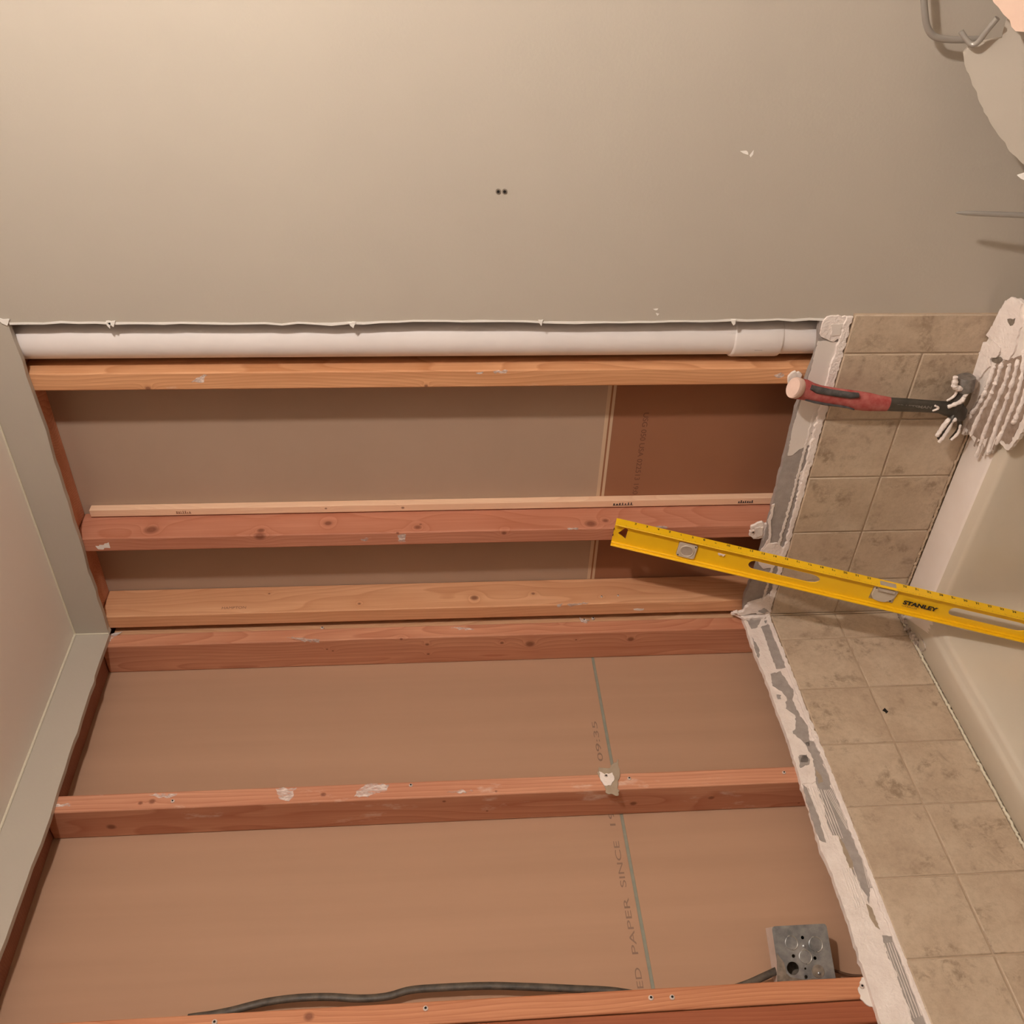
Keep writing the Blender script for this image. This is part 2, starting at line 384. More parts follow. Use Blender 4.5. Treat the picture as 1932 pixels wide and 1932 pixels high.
tag(b3, 'large brown paper back of the upper board behind the left wall studs', 'drywall board')
b4 = MB().box(-.1145, -.102, -1.5, .1, .30, SEAM - .003).build('drywall_board', 'board_b')
tag(b4, 'brown paper back of the lower board behind the left wall studs and metal box', 'drywall board')
MB().box(-.1145, -.1035, -1.5, .1, SEAM - .003, SEAM + .004).build('seam_strip', 'seam_grey', b4)['label'] = 'grey green strip in the seam'
def btext(s, x0, y0, x1, y1, size):
    p = B(x0, y0, -.102); q = B(x1, y1, -.102)
    text(s, (-.102, p.y, (p.z + q.z) / 2), (0, 1, 0), (0, 0, 1), size, 'printed_text', 'ink', b3, width=abs(q.y - p.y), thick=.0002)
btext('09:35', 1137, 1437, 1127, 1362, .0165)
btext('ED', 1213, 1867, 1210, 1828, .0165)
btext('PAPER', 1203, 1803, 1188, 1696, .0165)
btext('SINCE', 1182, 1675, 1168, 1588, .0165)
btext('19', 1163, 1565, 1158, 1537, .0165)

# ---------------------------------------------------------------- lumber
FIRD = (.43, .15, .08); FIRL = (.70, .34, .20)
FIRD2 = (.46, .19, .075); FIRL2 = (.66, .36, .17)
def stud(box, mat, label, name='wood_stud', cat='stud', holes=(), screws=()):
    o = MB().box(*box).build(name, mat, None, False, .0028, 2); tag(o, label, cat); return o
def screw_at(P, n, par, r=.0038, mat='screw'):
    P = Vector(P); n = Vector(n)
    s_ = MB().tube([P - n * .002, P + n * .0015, P + n * .0028], [r, r, r * .6], 12).build('screw', 'galv_dull', par, True)
    MB().tube([P + n * .0020, P + n * .0032], r * .48, 8).build('screw_recess', 'dark_hole', s_)
    return s_
s2 = stud((.643, .681, .0135, .1015, .40, 2.378), wood('fir_beside_pipe', FIRD2, (.78, .42, .22), [((.647, .0135, 1.62), .004), ((.647, .0135, 2.15), .006), ((.681, .09, 1.30), .012)], 1.3, 20, .33), 'orange fir stud standing right beside the white drain pipe')
kn = [(A(280, 978, .04), .016), (A(487, 970, .03), .009), (A(490, 1012, .013), .013), (A(618, 978, .05), .010), (A(788, 992, .03), .009), (A(793, 969, .04), .004), (A(951, 1006, .013), .006),
      (A(1115, 985, .03), .014), (A(1143, 977, .04), .008), (A(750, 1003, .013), .004)]
kn = [((p_.x if p_.x < .273 else .273, p_.y, p_.z), r) for p_, r in kn]
s3 = stud((.238, .2745, .0135, .1015, .40, 2.378), wood('fir_middle', FIRD, (.64, .29, .185), kn, 2.1, 17, .27), 'reddish knotty fir stud in the middle of the end wall, level leaning on it')
fs = MB().box(.2785, .297, .083, .1015, .40, 2.36).build('furring_strip', wood('pale_fir_strip', (.80, .50, .32), (.95, .68, .47), [((.288, .083, 1.68), .004), ((.29, .083, 1.85), .003)], 4.4, 30), None, False, .001)
tag(fs, 'thin pale wood strip fastened behind the middle end wall stud', 'wood strip')
for (x0, y0, x1, y1, st) in [(330, 958, 358, 955, 0), (1157, 947, 1196, 941, 0), (1395, 936, 1425, 932, 0)]:
    p = onp(x0, y0, 1, .083); q = onp(x1, y1, 1, .083)
    strokes((.2830, .083, p.z), (0, 0, -1), (1, 0, 0), abs(p.z - q.z), .0085, 'grade_stamp', 'ink_black' if x0 > 1100 else 'ink_stamp', fs, 7, x0)
kn = [(B(0, 0, 0), .01)]
kn = []
for px, py, r in [(895, 1128, .010), (678, 1139, .004), (1006, 1120, .005), (508, 1120, .003), (1135, 1126, .003), (462, 1166, .005)]:
    p_ = onp(px, py, 0, .0405); kn.append(((.0405, p_.y, p_.z), r))
s4 = stud((.0025, .0405, .0135, .1015, .40, 2.378), wood('fir_corner_end', (.58, .26, .12), (.82, .46, .26), kn, 3.2, 15, .24), 'light orange fir stud at the corner, on the end wall side')
p = onp(418, 1147, 0, .0405); q = onp(464, 1143, 0, .0405)
text('HAMPTON', (.0405, p.y - .004, p.z), (0, 0, -1), (0, 1, 0), .011, 'grade_stamp', 'ink_stamp', s4, width=abs(p.z - q.z), thick=.0002)
bl = MB().box(-.1015, -.0165, .0105, .0485, .40, 2.36).build('corner_blocking', wood('fir_blocking', (.52, .26, .13), (.76, .47, .28), [], 5.1, 22), None, False, .002)
tag(bl, 'pale wood blocking wedged in the corner between the two corner studs', 'wood blocking')
kn = []
for px, py, r in [(1000, 1215, .012), (757, 1206, .004), (806, 1216, .005), (808, 1234, .004), (947, 1213, .005), (1087, 1207, .003), (1190, 1206, .009), (628, 1228, .003), (617, 1225, .003)]:
    p_ = onp(px, py, 1, -.029); kn.append(((p_.x, -.029, p_.z), r))
for px, py, r in [(755, 1177, .005), (1313, 1149, .005), (1060, 1170, .006)]:
    p_ = onp(px, py, 0, -.0135); kn.append(((-.0135, p_.y, p_.z), r))
s5 = stud((-.1015, -.0135, -.029, .0095, .40, 2.378), wood('fir_corner_left', FIRD, (.70, .35, .21), kn, 1.9, 18, .26), 'reddish fir stud at the corner, on the left wall side')
kn = []
for px, py, r in [(210, 1560, .010), (1195, 1516, .008), (1342, 1505, .007), (838, 1512, .004), (919, 1530, .003), (1507, 1515, .003)]:
    p_ = onp(px, py, 1, -.4675); kn.append(((p_.x, -.4675, p_.z), r))
for px, py, r in [(287, 1512, .007), (610, 1499, .006), (936, 1493, .003), (265, 1515, .005)]:
    p_ = onp(px, py, 0, -.0135); kn.append(((-.0135, p_.y, p_.z), r))
s6 = stud((-.1015, -.0135, -.4675, -.4285, .40, 2.378), wood('fir_left_mid', FIRD, (.70, .36, .22), kn, 2.7, 19, .40), 'fir stud in the middle of the left wall with plaster tab stuck on it')
s7 = stud((-.1015, -.0135, -.9035, -.866, .40, 2.378), wood('fir_left_near', (.40, .13, .055), (.68, .32, .17), [((-.0135, -.88, 1.83), .009)], 3.9, 19, .22), 'nearest fir stud on the left wall, beside the metal junction box')
s8 = stud((-.1015, -.0135, -.9435, -.9055, .40, 2.378), wood('fir_left_doubled', (.26, .07, .03), (.40, .13, .06), [], 6.3, 19, .2), 'dark red fir stud doubled against the nearest left wall stud')
tp = MB().box(-.1015, .95, .0135, .1015, 2.379, 2.43).build('top_plate', wood('fir_plate_a', FIRD, FIRL, [], .4), None, False, .002)
tag(tp, 'horizontal wood top plate above the end wall studs', 'top plate')
tp = MB().box(-.1015, -.0135, -1.5, .0095, 2.379, 2.43).build('top_plate', wood('fir_plate_b_shaded', (.22, .08, .045), (.34, .14, .08), [], .9), None, False, .002)  # darker fir: shade under the drywall strip put into the plate colour
tag(tp, 'shade-darkened horizontal wood top plate above the left wall studs', 'top plate')
# screws and nails left standing in the studs
for px, py in [(775, 1482), (326, 1512), (1187, 1469), (1479, 1458)]: screw_at(B(px, py, -.0135), NB, s6)
for px, py in [(608, 1185), (1102, 1170), (1119, 1167)]: screw_at(B(px, py, -.0135), NB, s5)
for px, py in [(803, 1903), (1228, 1883), (1268, 1882), (405, 1929)]: screw_at(B(px, py, -.0135), NB, s7, .0045)
for px, py in [(1166, 1124), (1135, 1126)]: screw_at(onp(px, py, 0, .0405), NB, s4, .0026)
def smear(par, plane, pts, seed, t=.0003, mat='smear', amp=.0016):
    f = {'A': lambda x, y: A(x, y, .0135), 'B': lambda x, y: B(x, y, -.0135), 'S5': lambda x, y: onp(x, y, 1, -.029), 'S4': lambda x, y: onp(x, y, 0, .0405)}[plane]
    N = {'A': NA, 'B': NB, 'S5': NA, 'S4': NB}[plane]
    P = [f(*p) - N * .0001 for p in pts]
    o = MB().prism(jag(P, amp, .005, seed, True, N), N * t).build('plaster_smear', mat, par); o['label'] = 'white plaster residue'; return o
smear(s6, 'B', [(520, 1488), (560, 1486), (545, 1512), (528, 1508)], 1)
smear(s6, 'B', [(672, 1492), (695, 1479), (735, 1480), (730, 1492), (690, 1503), (668, 1503)], 2)
smear(s6, 'B', [(843, 1496), (870, 1490), (893, 1493), (870, 1498)], 3, .0015)
smear(s6, 'B', [(280, 1500), (305, 1497), (335, 1497), (325, 1503), (300, 1506)], 4)
smear(s6, 'B', [(98, 1519), (134, 1517), (132, 1521), (100, 1524)], 5)
smear(s5, 'B', [(850, 1184), (872, 1184), (895, 1187), (870, 1188)], 6)
smear(s5, 'B', [(204, 1196), (232, 1192), (214, 1203), (206, 1212)], 7, .001)
smear(s5, 'B', [(1093, 1165), (1100, 1170), (1112, 1171), (1108, 1176), (1096, 1174)], 8, .003)
smear(s5, 'S5', [(540, 1203), (565, 1203), (604, 1207), (603, 1213), (570, 1209)], 9)
smear(s4, 'A', [(1050, 1142), (1062, 1138), (1058, 1144), (1053, 1146)], 10)
smear(s4, 'A', [(1070, 1141), (1110, 1136), (1108, 1139), (1075, 1144)], 11)
smear(s4, 'A', [(1195, 1149), (1215, 1148), (1214, 1151), (1196, 1151)], 12, .0005, 'mortar_shade')
smear(s3, 'A', [(750, 1010), (766, 1008), (765, 1022), (754, 1023)], 13)
smear(s3, 'A', [(680, 1018), (700, 1014), (690, 1021)], 14)
smear(s3, 'A', [(180, 1030), (205, 1023), (208, 1034), (185, 1036)], 15, .0005, 'mortar_shade')
smear(s3, 'A', [(1070, 997), (1092, 996), (1090, 999), (1072, 999)], 16)
smear(s3, 'A', [(1232, 999), (1245, 992), (1262, 996), (1250, 1000)], 17)
smear(s2, 'A', [(360, 722), (385, 706), (392, 708), (380, 722)], 18)
smear(s2, 'A', [(898, 703), (912, 701), (911, 704), (899, 705)], 19)
smear(s2, 'A', [(1460, 708), (1478, 704), (1480, 709), (1465, 712)], 20)
smear(s2, 'A', [(930, 701), (958, 699), (955, 704), (934, 705)], 21)

# plaster tabs: scraps of board still held by their screws
def scrap(label, plane, pts, t, seed, mat='mortar', hole=None, extra=None, base=0.0):
    f = (lambda x, y: A(x, y, base)) if plane == 'A' else (lambda x, y: B(x, y, base)); N = NA if plane == 'A' else NB
    P = [f(*p) for p in pts]
    o = MB().prism(jag(P, .0012, .004, seed, True, N), N * t).build('plaster_scrap', mat, None, False, .0008); tag(o, label, 'plaster scrap')
    if extra:
        for m_, pp, tt in extra:
            MB().prism(jag([f(*p) + N * t for p in pp], .0007, .004, seed + 3, True, N), N * tt).build('paper_patch' if 'paper' in m_ else 'plaster_lump', m_, o)
    if hole:
        screw_at(f(*hole) + N * (t + .0008), N, o, .0042)
    return o
scrap('torn brown paper and plaster scrap screwed on the middle left wall stud', 'B', [(1130, 1448), (1150, 1450), (1166, 1432), (1170, 1462), (1166, 1478), (1167, 1502), (1145, 1498), (1138, 1480), (1128, 1462)], .002, 31, 'paper_tan', (1143, 1466),
      [('mortar', [(1130, 1458), (1140, 1463), (1155, 1460), (1159, 1472), (1152, 1484), (1140, 1484), (1133, 1474)], .0025)], base=-.0130)
scrap('round white plaster scrap beside the yellow level, low on the middle end wall stud', 'A', [(1416, 990), (1432, 983), (1446, 985), (1450, 1003), (1440, 1012), (1420, 1014), (1412, 1008)], .006, 32, 'mortar', (1419, 999),
      [('mortar_shade', [(1424, 992), (1438, 990), (1436, 1006), (1424, 1010)], .003)], base=.0125)
scrap('pale plaster scrap behind the butt of the hammer', 'A', [(1488, 706), (1500, 698), (1512, 704), (1508, 712), (1498, 722), (1486, 724), (1485, 716)], .006, 33, 'mortar_shade', None, base=.0125)
scrap('pale plaster scrap at the foot of the nearest left wall stud', 'B', [(1635, 1828), (1645, 1845), (1655, 1875), (1662, 1892), (1655, 1905), (1640, 1900), (1622, 1885), (1618, 1868), (1624, 1850)], .003, 34, 'skim', (1625, 1863),
      [('paper_tan', [(1633, 1860), (1642, 1855), (1652, 1865), (1653, 1877), (1640, 1872)], .0008)], base=-.013)
scrap('rough lump of plaster in the corner at the bottom of the corner studs', 'A', [(1382, 1152), (1400, 1150), (1412, 1135), (1438, 1128), (1450, 1118), (1452, 1150), (1430, 1154), (1414, 1153), (1395, 1158)], .009, 35, 'mortar', None,
      [('paper_grey', [(1428, 1148), (1440, 1142), (1449, 1148), (1438, 1152)], .001)], base=.0)
scrap('crumbly plaster clump on the left wall corner just below the corner studs', 'B', [(1378, 1158), (1395, 1166), (1404, 1172), (1424, 1170), (1448, 1168), (1452, 1160), (1420, 1158), (1395, 1159)], .008, 36, 'mortar', None,
      [('mortar_shade', [(1386, 1161), (1400, 1162), (1396, 1167)], .003)], base=.0)

# ---------------------------------------------------------------- drain pipe
PC = Vector((.7375, .0565, 0)); PR = .0425
dp = empty('drain_pipe', 'white plastic drain pipe running up the wall cavity beside the cut drywall', 'pipe', loc=(PC.x, PC.y, .4))
dp.location = (0, 0, 0)
zc0 = A(1380, 660, .03).z; zc1 = A(1469, 655, .03).z
MB().tube([(PC.x, PC.y, 2.372), (PC.x, PC.y, zc0 - .02)], PR, 48).build('upper_pipe', 'pvc', dp, True)
MB().tube([(PC.x, PC.y, zc1 + .02), (PC.x, PC.y, .4)], PR, 48).build('lower_pipe', 'pvc', dp, True)
cp = MB()
prof = [(zc0 + .002, PR + .0004), (zc0, PR + .0022), (zc0 - .003, PR + .0029), (zc1 + .003, PR + .0029), (zc1, PR + .0022), (zc1 - .002, PR + .0004)]
cp.tube([(PC.x - .002, PC.y, z_) for z_, r in prof], [r for z_, r in prof], 48)
cpl = cp.build('coupling', 'pvc', dp, True)
def on_pipe(px, py, r):
    v = ray(px, py); ox, oy = CAM.x - PC.x, CAM.y - PC.y
    a = v.x ** 2 + v.y ** 2; b_ = ox * v.x + oy * v.y; c = ox * ox + oy * oy - r * r
    return CAM + v * ((-b_ - math.sqrt(max(b_ * b_ - a * c, 0))) / a)
lb = MB()
for k_ in range(5):
    P_ = on_pipe(1423 + k_ * 3, 663, PR + .0034); t_ = Vector((PC.y - P_.y, P_.x - PC.x, 0)).normalized()
    lb.add([P_ + t_ * .004, P_ - t_ * .004, P_ - t_ * .004 - Vector((0, 0, .0022)), P_ + t_ * .004 - Vector((0, 0, .0022))], [(0, 1, 2, 3)])
lb.build('printed_mark', 'ink_black', cpl)

# ---------------------------------------------------------------- bottom of the opening: board remnant, thinset, tiles
ZT = .488; ZG = .646; ZTT = .806
cutA = [(1546, 607), (1540, 665), (1527, 700), (1500, 780), (1488, 830), (1463, 930), (1450, 985), (1438, 1030), (1424, 1080), (1405, 1125), (1398, 1157)]
pa = [Vector((A(*p).x, 0, A(*p).z)) for p in cutA]; pa[0].x = XE + .001; pa[-1] = Vector((0, 0, .87))
pa = jag(pa, .0011, .012, 41, False, NA)
ba = MB().prism([Vector((XE + .001, 0, 0))] + pa + [Vector((0, 0, 0))], (0, .0125, 0)).build('board_remnant', 'paper_grey')
tag(ba, 'grey papered drywall remnant above the tiles on the end wall', 'drywall remnant')
cutB = [(1398, 1160), (1410, 1190), (1424, 1232), (1441, 1270), (1470, 1350), (1490, 1405), (1507, 1460), (1528, 1530), (1552, 1610), (1566, 1640), (1592, 1712), (1620, 1800), (1645, 1880), (1668, 1942)]
pb = [Vector((0, B(*p).y, B(*p).z)) for p in cutB]; pb[0] = Vector((0, 0, .872))
pb = jag(pb + [Vector((0, -1.45, .885))], .0009, .009, 42, False, NB)
bb = MB().prism([Vector((0, 0, 0))] + pb + [Vector((0, -1.45, 0))], (-.0125, 0, 0)).build('board_remnant', 'mortar')
tag(bb, 'drywall remnant coated with white thinset above the tiles on the left wall', 'drywall remnant')
def z2(x, y): return (1400 + x * .27536, 500 + y * .27536)
def z6(x, y): return (1400 + x * .27536, 1400 + y * .27536)
def z3(x, y): return (1100 + x * .20704, 900 + y * .20704)
def z4(x, y): return (1450 + x * .24948, 950 + y * .24948)
def patch(par, name, plane, fz, pts, t, mat, seed, amp=.0009, base=0.0, step=.005):
    f = A if plane == 'A' else B; N = NA if plane == 'A' else NB
    P = [f(*fz(*p), 0) + N * base for p in pts]
    return MB().prism(jag(P, amp, step, seed, True, N), N * t).build(name, mat, par)
patch(ba, 'painted_face_patch', 'A', z2, [(520, 520), (688, 525), (655, 660), (620, 800), (585, 980), (545, 1130), (495, 1210), (440, 1240), (390, 1262), (345, 1302), (312, 1305), (345, 1120), (395, 960), (440, 820), (478, 690)], .0012, 'skim', 1, .0006)['label'] = 'smooth pale face paper'
patch(ba, 'thinset_patch', 'A', z2, [(530, 470), (548, 395), (580, 352), (640, 345), (735, 350), (722, 400), (705, 470), (688, 522), (650, 500), (622, 520), (595, 512), (560, 495)], .004, 'mortar', 2, .0012)
patch(ba, 'thinset_patch', 'A', z2, [(600, 400), (690, 395), (670, 470), (610, 480)], .0055, 'skim', 3, .001)
patch(ba, 'thinset_patch', 'A', z3, [(1690, 600), (1750, 596), (1790, 610), (1830, 650), (1800, 720), (1740, 730), (1660, 690), (1640, 650)], .003, 'mortar', 4, .001)
patch(ba, 'thinset_patch', 'A', z3, [(1600, 690), (1640, 640), (1690, 560), (1690, 470), (1680, 390), (1700, 350), (1720, 250), (1745, 240), (1710, 420), (1715, 520), (1700, 610), (1720, 690), (1850, 710), (1830, 740), (1770, 760), (1740, 820), (1640, 830), (1600, 790)], .0022, 'mortar', 5, .0008)
patch(ba, 'thinset_patch', 'A', z3, [(1500, 1140), (1600, 1110), (1690, 1080), (1740, 1010), (1760, 900), (1800, 890), (1760, 1030), (1720, 1100), (1715, 1240), (1640, 1245), (1600, 1190), (1540, 1210), (1480, 1190)], .003, 'mortar', 6, .0009)
patch(ba, 'thinset_patch', 'A', z2, [(470, 1150), (500, 1132), (530, 1140), (515, 1180), (490, 1175)], .0014, 'paper_grey', 7, .0006)
patch(ba, 'thinset_patch', 'A', z2, [(615, 735), (632, 725), (640, 760), (610, 850), (575, 850), (590, 790)], .0016, 'mortar_shade', 8, .0006)
patch(ba, 'thinset_patch', 'A', z2, [(395, 1420), (430, 1400), (450, 1330), (470, 1240), (500, 1180), (490, 1280), (455, 1430), (420, 1560), (380, 1740), (330, 1900), (300, 1900), (320, 1800), (370, 1640), (385, 1560)], .002, 'mortar', 9, .0012)
for i, (fz, pts) in enumerate([
        (z3, [(1480, 1290), (1600, 1270), (1622, 1300), (1590, 1370), (1535, 1385)]),
        (z3, [(1620, 1370), (1700, 1340), (1740, 1450), (1800, 1560), (1845, 1645), (1865, 1735), (1760, 1750), (1720, 1640), (1680, 1530), (1655, 1450)]),
        (z3, [(1650, 1310), (1695, 1300), (1700, 1325), (1660, 1335)]),
        (z3, [(1540, 1462), (1575, 1510), (1608, 1590), (1600, 1650), (1565, 1570)]),
        (z4, [(15, 1290), (90, 1268), (130, 1330), (190, 1420), (180, 1480), (210, 1560), (250, 1620), (300, 1700), (312, 1850), (290, 1830), (240, 1780), (185, 1740), (205, 1690), (200, 1600), (130, 1550), (140, 1480), (100, 1420), (30, 1380)]),
        (z4, [(60, 1445), (95, 1450), (95, 1480), (70, 1480)]), (z4, [(230, 1905), (290, 1900), (300, 1960), (240, 1965)]),
        (z6, [(432, 0), (500, 0), (555, 90), (560, 170), (620, 260), (600, 300), (660, 380), (700, 480), (740, 580), (800, 700), (850, 820), (900, 900), (930, 990), (875, 1000), (870, 1110), (845, 1040), (790, 940), (740, 860), (700, 730), (660, 640), (620, 640), (580, 560), (560, 440), (520, 330), (490, 180), (490, 120), (450, 50)]),
        (z6, [(385, 100), (430, 90), (465, 120), (455, 160), (400, 178)]),
        (z6, [(412, 290), (455, 320), (490, 430), (540, 560), (575, 690), (530, 670), (490, 560), (450, 440)]),
        (z6, [(960, 1325), (1035, 1330), (1070, 1420), (1110, 1500), (1170, 1640), (1210, 1740), (1270, 1900), (1260, 1990), (1190, 1990), (1150, 1850), (1080, 1670), (1060, 1580), (1000, 1480)])]):
    patch(bb, 'paper_patch', 'B', fz, pts, .0007, 'paper_grey', 60 + i, .0010)['label'] = 'bare grey paper showing through'
for i, pts in enumerate([[(500, 190), (540, 230), (555, 275), (525, 290)], [(655, 640), (700, 700), (745, 800), (765, 880), (735, 860), (690, 740)], [(850, 1110), (890, 1140), (915, 1220), (945, 1285), (915, 1265), (870, 1190)]]):
    patch(bb, 'paper_patch', 'B', z6, pts, .0011, 'paper_tan', 80 + i, .0008)['label'] = 'bare tan paper showing through'
patch(bb, 'thinset_patch', 'B', z6, [(410, 180), (450, 160), (498, 175), (505, 270), (470, 285), (410, 290), (395, 240)], .0018, 'mortar', 90, .0008)
def combs(n, a0, a1, b0, b1, rad=.0009):
    for k_ in range(n):
        t_ = k_ / (n - 1)
        p0 = Vector((*a0,)).lerp(Vector((*a1,)), t_); p1 = Vector((*b0,)).lerp(Vector((*b1,)), t_)
        pts = []; cmb = MB()
        for j in range(9):
            q_ = p0.lerp(p1, j / 8); P_ = B(*z6(q_.x, q_.y), 0); pts.append(P_ + NB * .0006 + Vector((0, 0, random.gauss(0, .0003))))
        cmb.tube(pts, [rad * random.uniform(.7, 1.2) for _ in pts], 6).build('combed_ridge', 'mortar_shade', bb)
combs(7, (440, 300, 0), (560, 330, 0), (600, 690, 0), (690, 660, 0))
combs(7, (570, 330, 0), (640, 320, 0), (720, 600, 0), (760, 590, 0), .0006)
combs(6, (680, 870, 0), (760, 860, 0), (780, 1150, 0), (850, 1110, 0))
combs(6, (780, 640, 0), (840, 800, 0), (870, 1000, 0), (920, 990, 0), .0006)
combs(6, (975, 1380, 0), (1060, 1370, 0), (1160, 1900, 0), (1250, 1870, 0), .0007)
combs(4, (1640 - 1000, 1400 - 1100, 0), (1660 - 1000, 1400 - 1120, 0), (730, 500, 0), (745, 480, 0), .0006)

def rough_bead(pts, rad, seed, flat=(1, 1)):
    r_ = random.Random(seed); P = []; R_ = []
    for i in range(len(pts) - 1):
        a = Vector(pts[i]); b_ = Vector(pts[i + 1]); m = max(2, int((b_ - a).length / .004))
        for k_ in range(m):
            P.append(a.lerp(b_, k_ / m) + Vector((r_.gauss(0, .0004), r_.gauss(0, .0004), r_.gauss(0, .0008)))); R_.append(rad * r_.uniform(.7, 1.25))
    return P, R_
def tiles(axis, cuts, sign):
    """two courses of wall tile; cuts are the joint positions along the wall"""
    tl_ = MB(); g = .0016
    for i in range(len(cuts) - 1):
        a, b_ = sorted((cuts[i], cuts[i + 1]))
        for z0, z1 in (((ZT + .002, ZTT),) if axis == 'A' and i == len(cuts) - 2 else ((ZT + .002, ZG), (ZG, ZTT))):
            if axis == 'A': tl_.box(a + g, b_ - g, -.0085, -.001, z0 + g, z1 - g)
            else: tl_.box(.001, .0085, a + g, b_ - g, z0 + g, z1 - g)
    return tl_
xs = [.0095, .118, .267, .4215, .570, .724, .809]
ta = tiles('A', xs, 1).build('wall_tiles', 'tile', None, False, .0022, 3)
tag(ta, 'two courses of tan stone-look tile above the tub on the end wall, hammer in front', 'wall tiles')
MB().box(.001, .8075, -.0062, -.0002, ZT - .03, ZTT - .001).build('grout', 'grout', ta)
ys = [-.0095, -.090, -.242, -.394, -.546, -.699, -.852, -1.004, -1.156, -1.308, -1.45]
tb = tiles('B', ys, -1).build('wall_tiles', 'tile', None, False, .0022, 3)
tag(tb, 'two courses of tan stone-look tile on the left wall, with a small chipped hole', 'wall tiles')
MB().box(.0002, .0062, -1.45, -.001, ZT - .03, ZTT - .001).build('grout', 'grout', tb)
c = B(1670, 1341, .0087)
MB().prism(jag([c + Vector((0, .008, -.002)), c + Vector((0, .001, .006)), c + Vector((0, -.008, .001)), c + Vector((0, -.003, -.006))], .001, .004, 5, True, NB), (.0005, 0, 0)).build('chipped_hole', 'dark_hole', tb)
P, R_ = rough_bead([(.001, -.0035, ZTT + .008), (.3, -.0035, ZTT + .008), (.56, -.0035, ZTT + .010), (.80, -.004, ZTT + .010)], .0052, 1)
MB().prism(jag([Vector((.001, -.0005, ZTT)), Vector((.001, -.0005, ZTT + .012)), Vector((.28, -.0005, ZTT + .011)), Vector((.50, -.0005, ZTT + .015)), Vector((.68, -.0005, ZTT + .019)), Vector((.803, -.0005, ZTT + .014)), Vector((.803, -.0005, ZTT))], .0014, .006, 6, True, NA), (0, -.0058, 0)).build('mortar_bead', 'mortar', ta, False, .0015, 2)['label'] = 'rough white mortar line along the tile top'
P, R_ = rough_bead([(.0035, -.001, ZTT + .006), (.0035, -.5, ZTT + .003), (.0035, -.8, ZTT - .000), (.0035, -1.45, ZTT)], .0048, 2)
MB().prism(jag([Vector((.0005, -.001, ZTT)), Vector((.0005, -.001, ZTT + .010)), Vector((.0005, -.5, ZTT + .008)), Vector((.0005, -.8, ZTT + .006)), Vector((.0005, -1.45, ZTT + .006)), Vector((.0005, -1.45, ZTT - .004)), Vector((.0005, -.8, ZTT - .004))], .0011, .007, 8, True, NB), (.0058, 0, 0)).build('mortar_bead', 'mortar', tb, False, .0015, 2)['label'] = 'rough white mortar line along the tile top'
P, R_ = rough_bead([(.0, -.0015, ZTT + .025), (.38, -.0015, ZTT + .022), (.6, -.0015, ZTT + .024)], .0022, 5)
MB().tube(P, R_, 6, (.6, 1.5)).build('mortar_bead', 'mortar_shade', ta, True)
MB().tube([(.0085, -.0085, ZT), (.0085, -.0085, ZTT)], .0022, 8).build('corner_grout', 'grout', ta, True)

# ---------------------------------------------------------------- bathtub
def rrect(x0, x1, y0, y1, r, z, n=8):
    out = []
    for cx, cy, a0 in ((x1 - r, y1 - r, 0), (x0 + r, y1 - r, 90), (x0 + r, y0 + r, 180), (x1 - r, y0 + r, 270)):
        for k_ in range(n + 1):
            a = math.radians(a0 + 90 * k_ / n); out.append(Vector((cx + r * math.cos(a), cy + r * math.sin(a), z)))
    return out
TX0, TX1, TY0, TY1 = .0095, .775, -1.52, -.0095
def ring(ix, iy0, iy1, ir, r, z): return rrect(TX0 + ix, TX1 - ir, TY0 + iy1, TY1 - iy0, r, z)
rings = [rrect(TX0 + .0, TX1, TY0, TY1, .004, .02), rrect(TX0, TX1, TY0, TY1, .006, ZT - .02), rrect(TX0 + .002, TX1 - .002, TY0 + .002, TY1 - .002, .008, ZT - .003), rrect(TX0 + .006, TX1 - .008, TY0 + .006, TY1 - .006, .01, ZT),
         ring(.066, .094, .09, .060, .045, ZT + .001), ring(.070, .098, .094, .064, .05, ZT + .0008), ring(.074, .102, .10, .068, .055, ZT - .001), ring(.078, .107, .106, .072, .06, ZT - .004), ring(.081, .111, .110, .075, .062, ZT - .006), ring(.091, .122, .125, .084, .07, ZT - .0070), ring(.096, .127, .130, .088, .073, ZT - .010), ring(.099, .130, .135, .092, .076, ZT - .017),
         ring(.103, .134, .15, .097, .085, ZT - .05), ring(.108, .141, .19, .103, .095, ZT - .10), ring(.114, .155, .25, .112, .11, ZT - .22), ring(.125, .182, .33, .13, .11, ZT - .34),
         ring(.145, .205, .37, .155, .10, ZT - .405), ring(.18, .24, .41, .19, .09, ZT - .438), ring(.24, .32, .52, .25, .05, ZT - .446)]
tb_ = MB(); n_ = len(rings[0])
for rg in rings: tb_.v += rg
for i in range(len(rings) - 1):
    for j in range(n_):
        k_ = (j + 1) % n_; tb_.f.append((i * n_ + j, i * n_ + k_, (i + 1) * n_ + k_, (i + 1) * n_ + j))
tb_.f.append(tuple((len(rings) - 1) * n_ + j for j in range(n_)))
tub = tb_.build('bathtub', 'tub', None, True)
tub.data.materials.append(M['tub_dusty'])
for p_ in tub.data.polygons:
    if p_.normal.z > .9 and p_.center.z > ZT - .004 and (p_.center.y > -.14 or p_.center.x < .0): p_.material_index = 1
tag(tub, 'cream white enamel bathtub in the corner under the tiles', 'bathtub')
P, R_ = rough_bead([(.011, -.010, ZT + .002), (.77, -.010, ZT + .002)], .0030, 11)
MB().tube(P, R_, 6).build('caulk_line', 'grout', tub, True)
P, R_ = rough_bead([(.011, -.012, ZT + .002), (.011, -1.5, ZT + .002)], .0030, 12)
MB().tube(P, R_, 6).build('caulk_line', 'bead_paint', tub, True)
